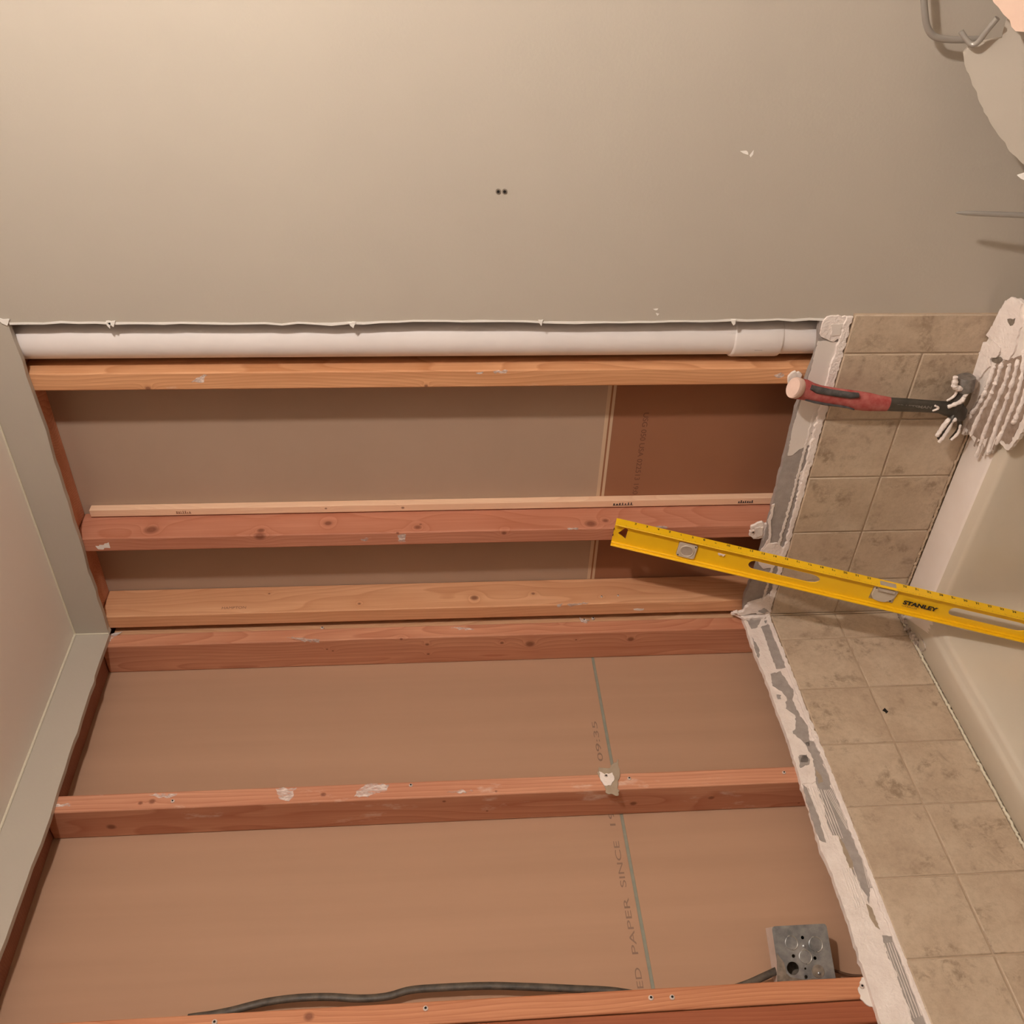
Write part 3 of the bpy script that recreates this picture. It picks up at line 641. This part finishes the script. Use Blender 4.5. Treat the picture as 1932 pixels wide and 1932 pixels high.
# dirty old caulk lumps left in the tub corner
dl = MB(); r_ = random.Random(8)
for k_ in range(26):
    px = r_.uniform(1695, 1732); py = 1158 + (px - 1695) * 1.6 + r_.uniform(-14, 14)
    c = T(px, py, ZT); s_ = r_.uniform(.004, .010)
    c.x = max(c.x, .016); c.y = min(c.y, -.016)
    dl.prism(jag([c + Vector((s_, 0, -.002)), c + Vector((0, s_, -.002)), c + Vector((-s_, .001, -.002)), c + Vector((-.001, -s_, -.002))], .0012, .004, k_, True, Vector((0, 0, 1))), (r_.uniform(-.003, .003), r_.uniform(-.003, .003), r_.uniform(.004, .012)))
o = dl.build('caulk_crumbs', 'dirt', None); tag(o, 'dirty old caulk and mortar crumbs heaped in the tub corner', 'debris', kind='stuff')
cv = [T(1732, 1196, ZT + .001), T(1742, 1210, ZT + .001), T(1746, 1224, ZT + .001), T(1741, 1229, ZT + .001), T(1736, 1226, ZT + .001)]
tag(MB().tube(spline(cv, 5), [.0014] * 21, 6).build('caulk_strand', 'dirt', None, True), 'thin curled strand of dirty caulk on the tub deck corner', 'caulk strand')

# ---------------------------------------------------------------- cable and junction box
cx = lambda px, py, x=-.075: B(px, py, x)
cpts = [Vector((-.094, -.858, 1.95)), Vector((-.094, -.857, 1.85)), cx(360, 1924, -.094), cx(402, 1914, -.090), cx(440, 1906, -.086), cx(500, 1891, -.082), cx(560, 1883), cx(620, 1881), cx(680, 1884), cx(730, 1880), cx(775, 1868), cx(840, 1863), cx(920, 1860), cx(1000, 1862), cx(1090, 1866), cx(1160, 1870), cx(1240, 1882, -.080), cx(1330, 1880, -.075), cx(1400, 1860, -.070), cx(1440, 1843, -.066), cx(1470, 1829, -.062)]
cp_ = spline(cpts, 6)
cb = MB().tube(cp_, .0062, 14, (1.1, .75), up=(1, 0, 0)).build('electric_cable', 'cable', None, True)
tag(cb, 'old black electric cable drooping beside the nearest left wall stud into the metal box', 'cable')
cw = MB().tube(spline([cx(1562, 1828, -.085), cx(1580, 1833, -.088), cx(1605, 1840, -.09), cx(1640, 1842, -.09), cx(1700, 1846, -.09)], 6), .0026, 8).build('thin_wire', wood('brown_wire', (.12, .06, .03), (.2, .1, .06), [], 1), None, True)
tag(cw, 'thin brown wire leaving the bottom of the metal box', 'wire')

nb = Vector((.904, -.427, 0)).normalized(); tb2 = Vector((.427, .904, 0)).normalized(); upb = Vector((0, 0, 1))
fc = onp(1517, 1803, 0, -.036)
hw = .0505; dpth = .040
jb = empty('junction_box', 'galvanised square metal junction box with knockouts beside the nearest left wall stud', 'junction box')
def Q(a, b_, c_): return fc + tb2 * a + upb * b_ + nb * c_
def jbx(px, py, off=0.0):
    P_ = onplane(px, py, fc + nb * off, nb); d_ = P_ - fc; return d_.dot(tb2), d_.dot(upb)
shell = MB()
def obox(mb, a0, a1, b0, b1, c0, c1):
    mb.add([Q(a0, b0, c0), Q(a1, b0, c0), Q(a1, b1, c0), Q(a0, b1, c0), Q(a0, b0, c1), Q(a1, b0, c1), Q(a1, b1, c1), Q(a0, b1, c1)],
           [(3, 2, 1, 0), (4, 5, 6, 7), (0, 1, 5, 4), (1, 2, 6, 5), (2, 3, 7, 6), (3, 0, 4, 7)])
t_ = .0016
hole = jbx(1496, 1827)
def circ(cx_, cy_, r, n=28): return [(cx_ + r * math.cos(2 * math.pi * k / n), cy_ + r * math.sin(2 * math.pi * k / n)) for k in range(n)]
def rsq(h, r, n=5):
    o_ = []
    for sx, sy, a0 in ((1, 1, 0), (-1, 1, 90), (-1, -1, 180), (1, -1, 270)):
        for k in range(n + 1):
            a = math.radians(a0 + 90 * k / n); o_.append((sx * (h - r) + r * math.cos(a), sy * (h - r) + r * math.sin(a)))
    return o_
def zk(x, y): return jbx(1380 + x * .17598, 1750 + y * .17598)
small = [zk(762, 108), zk(665, 305), zk(896, 328), zk(800, 530), zk(792, 440)]
fp = flatcurve([rsq(hw, .006), circ(*hole, .0108)] + [circ(*s_, .0030 if i < 4 else .0020, 14) for i, s_ in enumerate(small)], fc - nb * t_, tb2, upb, t_, 'face_plate', 'galv', jb)
sd = MB(); obox(sd, -hw + .001, -hw + t_, -hw + .002, hw - .002, -dpth, -t_); obox(sd, hw - t_, hw - .001, -hw + .002, hw - .002, -dpth, -t_); obox(sd, -hw + .001, hw - .001, -hw + .001, -hw + t_, -dpth, -t_)
sd.build('box_sides', 'galv', jb)
tpz = MB(); obox(tpz, -hw + .001, hw - .001, hw - t_, hw - .0005, -dpth, -.0002)
tpo = tpz.build('box_top', 'galv_dull', jb); tpo['label'] = 'plaster-dusted top side'
for (x_, y_, r) in [(640, 165, .0112), (900, 180, .0122), (790, 315, .0112), (930, 470, .0112)]:
    u_, v_ = zk(x_, y_)
    kd = MB(); kd.tube([Q(u_, v_, -.0006), Q(u_, v_, .0006), Q(u_, v_, .0011)], [r, r, r * .93], 28).build('knockout', 'galv' if y_ < 400 else 'rust', jb)
for (x_, y_, r) in [(640, 165, .0116), (900, 180, .0126), (790, 315, .0116)]:  # pale crescent arcs put in for the glint on the knockout edges
    u_, v_ = zk(x_, y_)
    MB().tube([Q(u_ + r * math.cos(a), v_ + r * math.sin(a), .0006) for a in [math.radians(q) for q in range(160, 400, 12)]], [.0003] + [.0010] * 18 + [.0003], 8, caps=True).build('knockout_glint', 'satin_nickel', jb, True)
dp_ = MB(); ds = [zk(485, 270), zk(520, 320), zk(560, 370), zk(578, 430), zk(588, 490), zk(630, 530), zk(720, 548), zk(800, 560), zk(880, 540), zk(960, 560), zk(1095, 580), zk(1095, 600), zk(490, 610)]
dp_.prism([Q(a, max(b_, -hw + .0008), .0001) for a, b_ in [(min(max(u, -hw + .001), hw - .001), v) for u, v in ds]], nb * .0005); dp_.build('dust_film', 'rust', jb)['label'] = 'brown dust on the lower edge'
for (x_, y_) in [(778, 200), (940, 490)]:
    u_, v_ = zk(x_, y_)
    MB().tube([Q(u_, v_, 0), Q(u_, v_, .0022), Q(u_, v_, .0030)], [.0028, .0028, .0014], 12).build('rivet', 'galv', jb, True)
dk = MB(); obox(dk, -hw + .003, hw - .003, -hw + .003, hw - .003, -.036, -.034); dk.build('box_interior', 'rust', jb)['label'] = 'rusty dust inside'

# ---------------------------------------------------------------- yellow level leaning in the tub
P0 = Vector((.2995, -.0115, 1.1705)); P31 = Vector((.2358, -.240, .4203))
gdir = (P31 - P0).normalized()
wv = Vector((-1, 0, 0)); wv = (wv - gdir * wv.dot(gdir)).normalized()       # from the ruler edge to the other edge
nv = wv.cross(gdir).normalized()
if nv.y > 0: nv = -nv
IN = .0254; LW = .060; LT = .024; E0 = -1.70 * IN; E1 = 46.3 * IN
def LV(u, v, n): return P0 + gdir * u + wv * v + nv * n
def lpx(px, py, n=0.002):
    P_ = onplane(px, py, LV(0, 0, n), nv) - P0; return P_.dot(gdir), P_.dot(wv)
lev = empty('spirit_level', 'long yellow spirit level leaning from the tub against the middle end wall stud', 'spirit level')
def lbox(mb, u0, u1, v0, v1, n0, n1):
    mb.add([LV(u0, v0, n0), LV(u1, v0, n0), LV(u1, v1, n0), LV(u0, v1, n0), LV(u0, v0, n1), LV(u1, v0, n1), LV(u1, v1, n1), LV(u0, v1, n1)],
           [(3, 2, 1, 0), (4, 5, 6, 7), (0, 1, 5, 4), (1, 2, 6, 5), (2, 3, 7, 6), (3, 0, 4, 7)])
tri = [lpx(*z3(318, 512)), lpx(*z3(390, 462)), lpx(*z3(410, 482)), lpx(*z3(385, 572))]
def slot(u0, u1, vc, h, sk=0.0):
    o_ = []; n = 10
    for k in range(n + 1):
        a = math.pi / 2 + math.pi * k / n; o_.append((u0 + h + h * math.cos(a), vc - h * math.sin(a)))
    for k in range(n + 1):
        a = -math.pi / 2 + math.pi * k / n; o_.append((u1 - h * 1.9 + h * 1.9 * math.cos(a), vc - h * math.sin(a)))
    return o_
u1, _ = lpx(1413, 1062); u2, _ = lpx(1545, 1100)
u3, _ = lpx(1788, 1157); u4, _ = lpx(1934, 1195)
uv1, _ = lpx(1295, 1041); uv2, _ = lpx(1668, 1120)
web = flatcurve([[(E0, .001), (E1, .001), (E1, LW - .001), (E0, LW - .001)], tri, slot(u1, u2, .030, .0125), slot(u3, u4, .030, .0125), slot(E1 - .22, E1 - .07, .030, .0125),
                 [(uv1 - .021, .012), (uv1 + .021, .012), (uv1 + .021, .049), (uv1 - .021, .049)], [(uv2 - .026, .006), (uv2 + .026, .006), (uv2 + .026, .047), (uv2 - .026, .047)]],
                LV(0, 0, -.0015), gdir, wv, .003, 'web', 'yellow', lev)
if True:
    z_ = gdir.cross(wv)
    if z_.dot(nv) < 0: web.location = nv * .003
fl = MB(); lbox(fl, E0, E1, -.0015, .0015, -LT / 2, LT / 2); lbox(fl, E0, uv2 - .026, .0015, .0045, -.004, .006); lbox(fl, uv2 + .026, E1, .0015, .0045, -.004, .006)
rf = fl.build('ruler_flange', 'yellow', lev, False, .0007)
fl = MB(); lbox(fl, E0, E1, LW - .0015, LW + .0015, -LT / 2, LT / 2); lbox(fl, E0, E1, LW - .005, LW - .0015, -.004, .006)
fl.build('plain_flange', 'yellow', lev, False, .0007)
# ruler marks and numbers printed on the outer face of the ruler flange
tk = MB(); tk2 = MB()
for i in range(-1, 46):
    for s_ in range(8):
        u = i * IN + .006 + s_ * IN / 8
        if E0 + .002 < u < E1 - .002 and not (uv2 - .018 < u < uv2 + .018):
            h = .0042 if s_ == 0 else (.0030 if s_ == 4 else .0018)
            (tk if u < uv2 else tk2).add([LV(u, -.00168, LT / 2 - .0015), LV(u + .0006, -.00168, LT / 2 - .0015), LV(u + .0006, -.00168, LT / 2 - .0015 - h), LV(u, -.00168, LT / 2 - .0015 - h)], [(0, 1, 2, 3)])
tk.build('ruler_ticks', 'brown_print', rf); tk2.build('ruler_ticks', 'brown_print', rf)
for i in range(0, 45):
    if abs(i * IN - uv2) < .022: continue
    text(str(i + 2), LV(i * IN - .002, -.00155, -LT / 2 + .003), gdir, nv, .0085, 'ruler_number', 'black_print', rf, bold=.0003, thick=.0003)
strokes(LV(E0 + .004, -.0016, -LT / 2 + .0045), gdir, nv, .020, .0045, 'ruler_print', 'black_print', rf, 6, 3)
win = MB(); lbox(win, uv2 - .017, uv2 + .017, -.0019, -.0014, -.0065, .0065); win.build('top_window', 'acrylic_dark', rf)['label'] = 'dusty window over the middle vial'
# vials
v1 = empty('x', 'x', 'x'); bpy.data.objects.remove(v1)
hs = MB(); hs.prism([LV(uv1 + a, .0305 + b_, -.006) for a, b_ in rsq(.0205, .006)], nv * .012)
h1 = hs.build('plumb_vial', 'acrylic', lev, False, .001); h1['label'] = 'round plumb vial in a dusty clear housing'
rg = MB()
for r0, r1, n0, n1 in ((.0162, .0145, .0062, .0078),):
    N_ = 32
    for k in range(N_):
        a, b_ = 2 * math.pi * k / N_, 2 * math.pi * (k + 1) / N_
        c_ = [(r, t2, n) for r, t2, n in ((r0, a, n0), (r0, b_, n0), (r1, b_, n1), (r1, a, n1), (r1 - .002, b_, n0), (r1 - .002, a, n0))]
        V_ = [LV(uv1 + r * math.cos(t2), .0305 + r * math.sin(t2), n) for r, t2, n in c_]
        rg.add(V_, [(0, 1, 2, 3), (3, 2, 4, 5)])
rg.build('vial_ring', 'acrylic', h1, True)
MB().prism([LV(uv1 + a, .0305 + b_, .0058) for a, b_ in circ(0, 0, .0128)], nv * .0009).build('vial_window', 'acrylic_dark', h1)
for a, b_ in ((-.0165, .0155), (.0165, -.0155)):
    MB().prism([LV(uv1 + a + x_, .0305 + b_ + y_, .0060) for x_, y_ in circ(0, 0, .0017, 10)], nv * .0008).build('rivet', 'black_print', h1)
hs = MB()
ol = [(-.0255, -.0215)] + [(.0255, -.0215), (.0245, -.004), (.019, .010), (.008, .0185), (-.006, .0195), (-.018, .016), (-.0245, .006)]
hs.prism([LV(uv2 + a, .027 + b_, -.006) for a, b_ in ol], nv * .012)
h2 = hs.build('middle_vial', 'acrylic', lev, False, .002); h2['label'] = 'level vial block dusty with plaster'
MB().tube([LV(uv2 - .017, .012, .0065), LV(uv2 + .017, .012, .0065)], .0045, 12).build('vial_tube', 'acrylic_dark', h2, True)
for a, b_ in ((-.021, -.017), (.017, .010)):
    MB().prism([LV(uv2 + a + x_, .027 + b_ + y_, .0060) for x_, y_ in circ(0, 0, .0017, 10)], nv * .0008).build('rivet', 'black_print', h2)
def z5(x, y): return (1650 + x * .14596, 1080 + y * .14596)
a_ = lpx(*z5(365, 385)); c_ = lpx(*z5(800, 495))
ybase = max(a_[1], c_[1]) + .0
text('STANLEY', LV(a_[0], .0375, .0016), gdir, -wv, .0145, 'logo', 'black_print', web, width=c_[0] - a_[0], bold=.0007)
strokes(LV(a_[0], .0440, .0016), gdir, -wv, (c_[0] - a_[0]) * .45, .0035, 'small_print', 'brown_print', web, 9, 4)
for (x_, y_) in [(285, 465), (275, 520)]:
    u_, v_ = lpx(*z3(x_, y_))
    mk = MB(); lbox(mk, u_ - .0008, u_ + .0008, v_ - .003, v_ + .003, .0016, .0019); mk.build('printed_mark', 'black_print', web)
sp_ = MB(); r_ = random.Random(4)
u_, v_ = lpx(*z3(1262, 698)); sp_.prism(jag([LV(u_ - .008, v_ - .002, .0016), LV(u_ + .008, v_ - .002, .0016), LV(u_ + .005, v_ + .004, .0016), LV(u_ - .004, v_ + .004, .0016)], .0008, .003, 3, True, nv), nv * .0014)
sp_.build('plaster_spot', 'mortar', web)

# ---------------------------------------------------------------- broken tile backing with thinset ridges, lying over the tub end
c1 = Vector((.835, -.022, .530)); c2 = Vector((.540, -.115, .5)); c3 = Vector((.66, -.22, .4925))
NBk = (c2 - c1).cross(c3 - c1).normalized()
if NBk.z < 0: NBk = -NBk
def bk(px, py): return onplane(px, py, c1, NBk)
def zb(x, y): return (1720 + x * .18630, 540 + y * .18630)
ol = [(1010, 115), (1040, 135), (1070, 125), (1110, 150), (1140, 185), (1250, 330), (1400, 560), (1330, 900), (1240, 1200), (1120, 1480), (1000, 1640), (960, 1660), (900, 1600), (880, 1560), (850, 1560), (790, 1700), (740, 1690), (730, 1600), (690, 1560), (650, 1590), (590, 1520), (580, 1480), (540, 1510), (500, 1495), (520, 1400), (520, 1290), (600, 1120), (650, 960), (600, 880), (568, 880), (590, 790), (635, 690), (640, 640), (665, 545), (720, 570), (760, 560), (785, 515), (762, 490), (800, 440), (860, 340), (930, 180), (970, 140)]
ol3 = [bk(*zb(*p)) for p in ol]
bp_ = MB().prism(jag(ol3, .0012, .006, 71, True, NBk), -NBk * .008)
bo = bp_.build('broken_tile_slab', 'mortar_shade', None); tag(bo, 'broken slab of white thinset with trowel ridges lying over the tub end under the hammer', 'broken slab')
def slabpatch(pts, t, seed, mat='mortar', name='thinset_layer', base=0.0):
    return MB().prism(jag([bk(*zb(*p)) + NBk * base for p in pts], .0011, .005, seed, True, NBk), NBk * t).build(name, mat, bo)
slabpatch([(1010, 120), (1070, 128), (1130, 180), (1120, 260), (1130, 380), (1080, 560), (1060, 650), (1000, 750), (940, 740), (920, 640), (900, 600), (850, 560), (800, 520), (770, 495), (820, 410), (870, 320), (940, 190)], .004, 72)
slabpatch([(672, 548), (760, 565), (800, 600), (850, 540), (930, 620), (905, 690), (880, 720), (830, 720), (815, 740), (810, 810), (760, 860), (690, 960), (640, 1090), (610, 1060), (650, 960), (620, 900), (575, 870), (600, 780), (640, 700), (640, 620)], .005, 73)
slabpatch([(990, 330), (1070, 320), (1060, 370), (1020, 400), (995, 360)], .0045, 74, 'rust', 'rough_pit')
slabpatch([(815, 720), (900, 715), (930, 740), (905, 770), (870, 780), (820, 760)], .002, 75, 'rust', 'rough_pit')
slabpatch([(870, 770), (1000, 740), (1110, 700), (1230, 660), (1320, 700), (1290, 900), (1180, 1200), (1080, 1440), (990, 1600), (900, 1560), (850, 1500), (700, 1560), (640, 1520), (560, 1440), (540, 1350), (640, 1200), (740, 1050), (800, 880)], .0012, 79, 'gap_shade', 'trowelled_area')
ridges = [[(850, 800), (780, 1000), (700, 1180), (590, 1330), (520, 1490)], [(930, 770), (880, 920), (810, 1100), (700, 1300), (610, 1510)], [(1010, 780), (960, 960), (880, 1150), (790, 1380), (660, 1730)],
          [(1090, 740), (1040, 950), (960, 1180), (880, 1400), (780, 1700)], [(1150, 640), (1130, 900), (1060, 1150), (960, 1400), (870, 1600)], [(1220, 700), (1190, 950), (1120, 1200), (1040, 1400)]]
for i, rr_ in enumerate(ridges):
    P_ = spline([bk(*zb(*p)) + NBk * .002 for p in rr_], 8); r_ = random.Random(100 + i)
    R2 = [.0038 * r_.uniform(.62, 1.35) for _ in P_]; R2[0] *= .6; R2[-1] *= .6
    MB().tube([p + Vector((r_.gauss(0, .0006), r_.gauss(0, .0006), 0)) for p in P_], R2, 8, (1.0, 1.3)).build('thinset_ridge', 'mortar', bo, True)
    if i < 5:
        P2 = spline([(bk(*zb(*p)) + bk(*zb(*ridges[i + 1][min(j, len(ridges[i + 1]) - 1)]))) / 2 + NBk * .0002 for j, p in enumerate(rr_)], 6)
        MB().tube(P2, .0030, 6, (1, .35)).build('groove_shade', 'gap_shade', bo, True)  # brown strips standing in for the shade in the grooves

# ---------------------------------------------------------------- claw hammer standing on its head
HY = -.040
def zh(x, y): return (1460 + x * .20704, 680 + y * .20704)
def HP(x, y, dy=0.0): return A(*zh(x, y), HY + dy)
ham = empty('claw_hammer', 'claw hammer with red and black grip standing on its plastered head by the tiles', 'hammer')
def hsec(x, yt, yb): 
    a = HP(x, yt); b_ = HP(x, yb); return (a + b_) / 2, (a - b_).length / 2
secs = [(215, 170, 345), (270, 180, 350), (330, 210, 362), (400, 232, 378), (500, 250, 395), (620, 268, 412), (740, 285, 440), (850, 303, 452), (950, 325, 455), (1040, 340, 456)]
cs = [hsec(*s_) for s_ in secs]
MB().tube([c for c, r in cs], [(r * .62 if i else r * .62, r) for i, (c, r) in enumerate(cs)], 20, up=(1, 0, 0)).build('grip', 'red_rubber', ham, True)['label'] = 'red rubber grip'
# butt cap
e0, r0 = hsec(212, 168, 345); axis = (cs[1][0] - cs[0][0]).normalized()
bc = MB().tube([HP(178, 246, -.0125), HP(186, 247, -.0115), HP(212, 254, -.004), HP(240, 258, .0)], [(.0135, .0185), (.0160, .0212), (.0160, .0212), (.0125, .0195)], 28, up=(1, 0, 0)).build('butt_cap', 'cap_pink', ham, True); bc['label'] = 'pale dusty butt cap'
for nm_, top_, pts_ in (('grip_inlay', 1, [(340, 225, 262), (400, 240, 298), (500, 262, 315), (600, 278, 330), (700, 292, 345), (770, 298, 335)]),
                        ('grip_inlay', 0, [(280, 340, 352), (360, 352, 378), (460, 372, 398), (560, 388, 408), (660, 402, 424), (720, 425, 438)])):
    P_ = []; R2 = []
    for x_, a, b_ in pts_:
        p1_ = HP(x_, a, -.0105 if top_ else -.004); p2_ = HP(x_, b_, -.0105 if top_ else -.004); P_.append((p1_ + p2_) / 2); R2.append(((.006 if top_ else .009), (p1_ - p2_).length / 2))
    MB().tube(P_, R2, 14, up=(1, 0, 0)).build(nm_, 'black_rubber', ham, True)['label'] = 'dark rubber inlay'
nk = [(1000, 340, 450), (1080, 345, 456), (1200, 352, 460), (1320, 362, 464), (1430, 370, 468), (1520, 376, 476), (1590, 380, 500)]
cs2 = [hsec(*s_) for s_ in nk]
neck = MB().tube([c for c, r in cs2], [(r * .62, r) for c, r in cs2], 16, up=(1, 0, 0)).build('neck', 'steel_dark', ham, True); neck['label'] = 'dark steel neck'
text('CRAFTSMAN', HP(1105, 424, -.0083), (HP(1420, 440) - HP(1105, 424)), Vector((0, 0, 1)).cross(Vector((0, 1, 0))) * -1, .0090, 'stamped_name', 'steel_worn', neck, width=(HP(1430, 440) - HP(1105, 424)).length, bold=.0002)
# head: cheek, poll, claws
ck = MB().tube([HP(1560, 430), HP(1600, 430), HP(1650, 450), HP(1690, 490), HP(1700, 530)], [(.010, .012), (.012, .017), (.013, .020), (.012, .017), (.009, .010)], 18, up=(1, 0, 0)).build('cheek', 'steel_dark', ham, True)
MB().tube([HP(1640, 440), HP(1665, 380), HP(1700, 320), HP(1722, 280), HP(1735, 250)], [.014, .012, .011, .012, .015], 20, up=(0, 1, 0)).build('poll_neck', 'steel_dark', ham, True)
MB().tube([HP(1728, 275, 0), HP(1731, 262, 0), HP(1750, 175, .002), HP(1756, 150, .003), HP(1757, 142, .003)], [.014, .0185, .0185, .0172, .012], 28, up=(0, 1, 0)).build('striking_face', 'steel_worn', ham, True)['label'] = 'worn grey striking face'
for dy, pts_ in ((-.009, [(1625, 480), (1605, 540), (1560, 610), (1500, 715)]), (.009, [(1660, 500), (1690, 560), (1680, 640), (1610, 722)])):
    P_ = spline([HP(x_, y_, dy * (0.3 if i == 0 else 1)) for i, (x_, y_) in enumerate(pts_)], 5); n = len(P_)
    MB().tube(P_, [(.0045 - .002 * i / n, .0095 - .005 * i / n) for i in range(n)], 12, up=(0, 1, 0)).build('claw', 'steel_dark', ham, True)
def hs_smear(pts_, r, dy=-.0125, mat='mortar'):
    P_ = spline([HP(x_, y_, dy) for x_, y_ in pts_], 6); n = len(P_); q_ = random.Random(int(pts_[0][0]))
    MB().tube(P_, [r * q_.uniform(.75, 1.1) * (1 - .5 * abs(i / n - .5)) for i in range(n)], 10, (1, 1)).build('plaster_smear', mat, ham, True)['label'] = 'white plaster stuck on the head'
hs_smear([(1575, 368), (1630, 335), (1660, 300), (1668, 255)], .0030, -.006)
hs_smear([(1585, 425), (1650, 400), (1710, 370), (1740, 325), (1770, 290)], .0050)
hs_smear([(1468, 412), (1500, 435), (1445, 460)], .0026, -.0085)
hs_smear([(1655, 150), (1650, 200), (1650, 240), (1710, 262)], .0070, -.0125)
hs_smear([(1600, 530), (1540, 610), (1485, 690)], .0058, -.0135)
hs_smear([(1620, 560), (1570, 660), (1505, 745)], .0055, -.0135)
hs_smear([(1620, 550), (1665, 535)], .0045, -.0135)
hs_smear([(1700, 590), (1680, 660), (1615, 725)], .0035, -.0135)

# ---------------------------------------------------------------- things right of the tub
ph = empty('paper_holder', 'bent grey metal paper holder on the painted wall at the lower right', 'paper holder')
hp = lambda x, y, yy=-.035: A(x, y, yy)
loop = spline([hp(1740, -60), hp(1742, -20), hp(1745, 25), hp(1750, 52), hp(1762, 68), hp(1785, 74), hp(1815, 75), hp(1850, 73)], 6)
MB().tube(loop, .0052, 12, up=(0, 1, 0)).build('wire_loop', 'satin_nickel', ph, True)
MB().tube(spline([hp(1813, 59, -.062), hp(1822, 73, -.067), hp(1834, 84, -.073), hp(1846, 79, -.079), hp(1862, 58, -.087), hp(1882, 34, -.095)], 6), .0042, 12, up=(0, 1, 0)).build('spring_arm', 'satin_nickel', ph, True)
MB().tube([A(1740, -60, -.037), A(1740, -60, -.0005)], [.0045, .0045], 12).build('wall_post', 'satin_nickel', ph, True)

def sheet(name, label, cat, pts, P_, N_, t, mat, seed, closed_amp=.0012, feet=()):
    """visible outline measured on the sheet's own plane, carried on down to the floor by feet = x positions at z 0"""
    ol_ = [onplane(x, y, P_, N_) for x, y in pts]
    for x in feet:
        y = P_.y - ((x - P_.x) * N_.x + (0 - P_.z) * N_.z) / N_.y
        ol_.append(Vector((x, y, 0.002)))
    o_ = MB().prism(jag(ol_, closed_amp, .008, seed, True, N_), -N_ * t).build(name, mat, None); tag(o_, label, cat); return o_
# broken board leaning back against the wall, foot out on the floor
TL = math.radians(26)
Pn = A(1820, 100, -.056); Nn = Vector((0, -math.cos(TL), math.sin(TL)))
sheet('broken_drywall', 'broken painted drywall piece with curved edge leaning at the lower right', 'drywall piece',
      [(1955, 345), (1932, 311), (1900, 278), (1872, 238), (1845, 185), (1832, 150), (1820, 122), (1817, 100), (1830, 84), (1850, 80), (1868, 76), (1890, 72), (1900, 20), (1903, -60)], Pn, Nn, .012, 'wall_paint', 51, .0007, (1.62, 1.075))
Pn2 = Pn + Nn * .045
sheet('torn_board_paper', 'pale pink torn board paper in front of the leaning drywall piece', 'board paper',
      [(1940, 62), (1932, 60), (1916, 59), (1908, 50), (1905, 38), (1893, 27), (1884, 14), (1875, 5), (1868, -10), (1880, -80)], Pn2, Nn, .004, 'plaster_sheet', 52, .0012, (1.50, 1.26))
sheet('plaster_flake', 'small white pointed plaster flake at the right edge near the rod', 'plaster flake',
      [(1919, 331), (1932, 327), (1950, 312), (1985, 296), (1992, 322), (1965, 338), (1935, 341), (1926, 337)], Pn + Nn * .007, Nn, .004, 'torn_paper', 53, .0008)
R0 = Vector((1.031, -.066, .707)); R1 = A(1932, 406, -.085); gd = (R1 - R0).normalized()
foot = R0 + gd * (R0.z / -gd.z)
rod = MB().tube([R0, R0 + gd * .004, R0 + gd * .018, R0 + gd * .03, foot], [.0008, .0022, .0040, .0045, .0055], 14).build('metal_rod', 'satin_nickel', None, True)
tag(rod, 'thin pointed metal rod standing upright by the painted wall', 'metal rod')

# ---------------------------------------------------------------- the lamp of the room: globe light on the right wall
vl = empty('pendant_lamp', 'glowing round globe lamp hanging from the ceiling', 'lamp')
L_ = Vector(LAMP_POS)
MB().tube([(L_.x, L_.y, ZC - .001), (L_.x, L_.y, ZC - .02)], .06, 32).build('ceiling_plate', 'satin_nickel', vl, True)
MB().tube([(L_.x, L_.y, ZC - .02), (L_.x, L_.y, L_.z + LAMP_R - .004)], .006, 12).build('stem', 'satin_nickel', vl, True)
em = bpy.data.materials.new('lamp_glass'); em.use_nodes = True; nt = em.node_tree; nt.nodes.clear()
e_ = nt.nodes.new('ShaderNodeEmission'); e_.inputs[0].default_value = (*LAMP_COL, 1); e_.inputs[1].default_value = LAMP_W
o_ = nt.nodes.new('ShaderNodeOutputMaterial'); nt.links.new(e_.outputs[0], o_.inputs[0])
bm = bmesh.new(); bmesh.ops.create_uvsphere(bm, u_segments=24, v_segments=12, radius=LAMP_R); me = bpy.data.meshes.new('globe'); bm.to_mesh(me); bm.free(); me.materials.append(em)
go = bpy.data.objects.new('globe', me); link(go, vl); go.location = L_
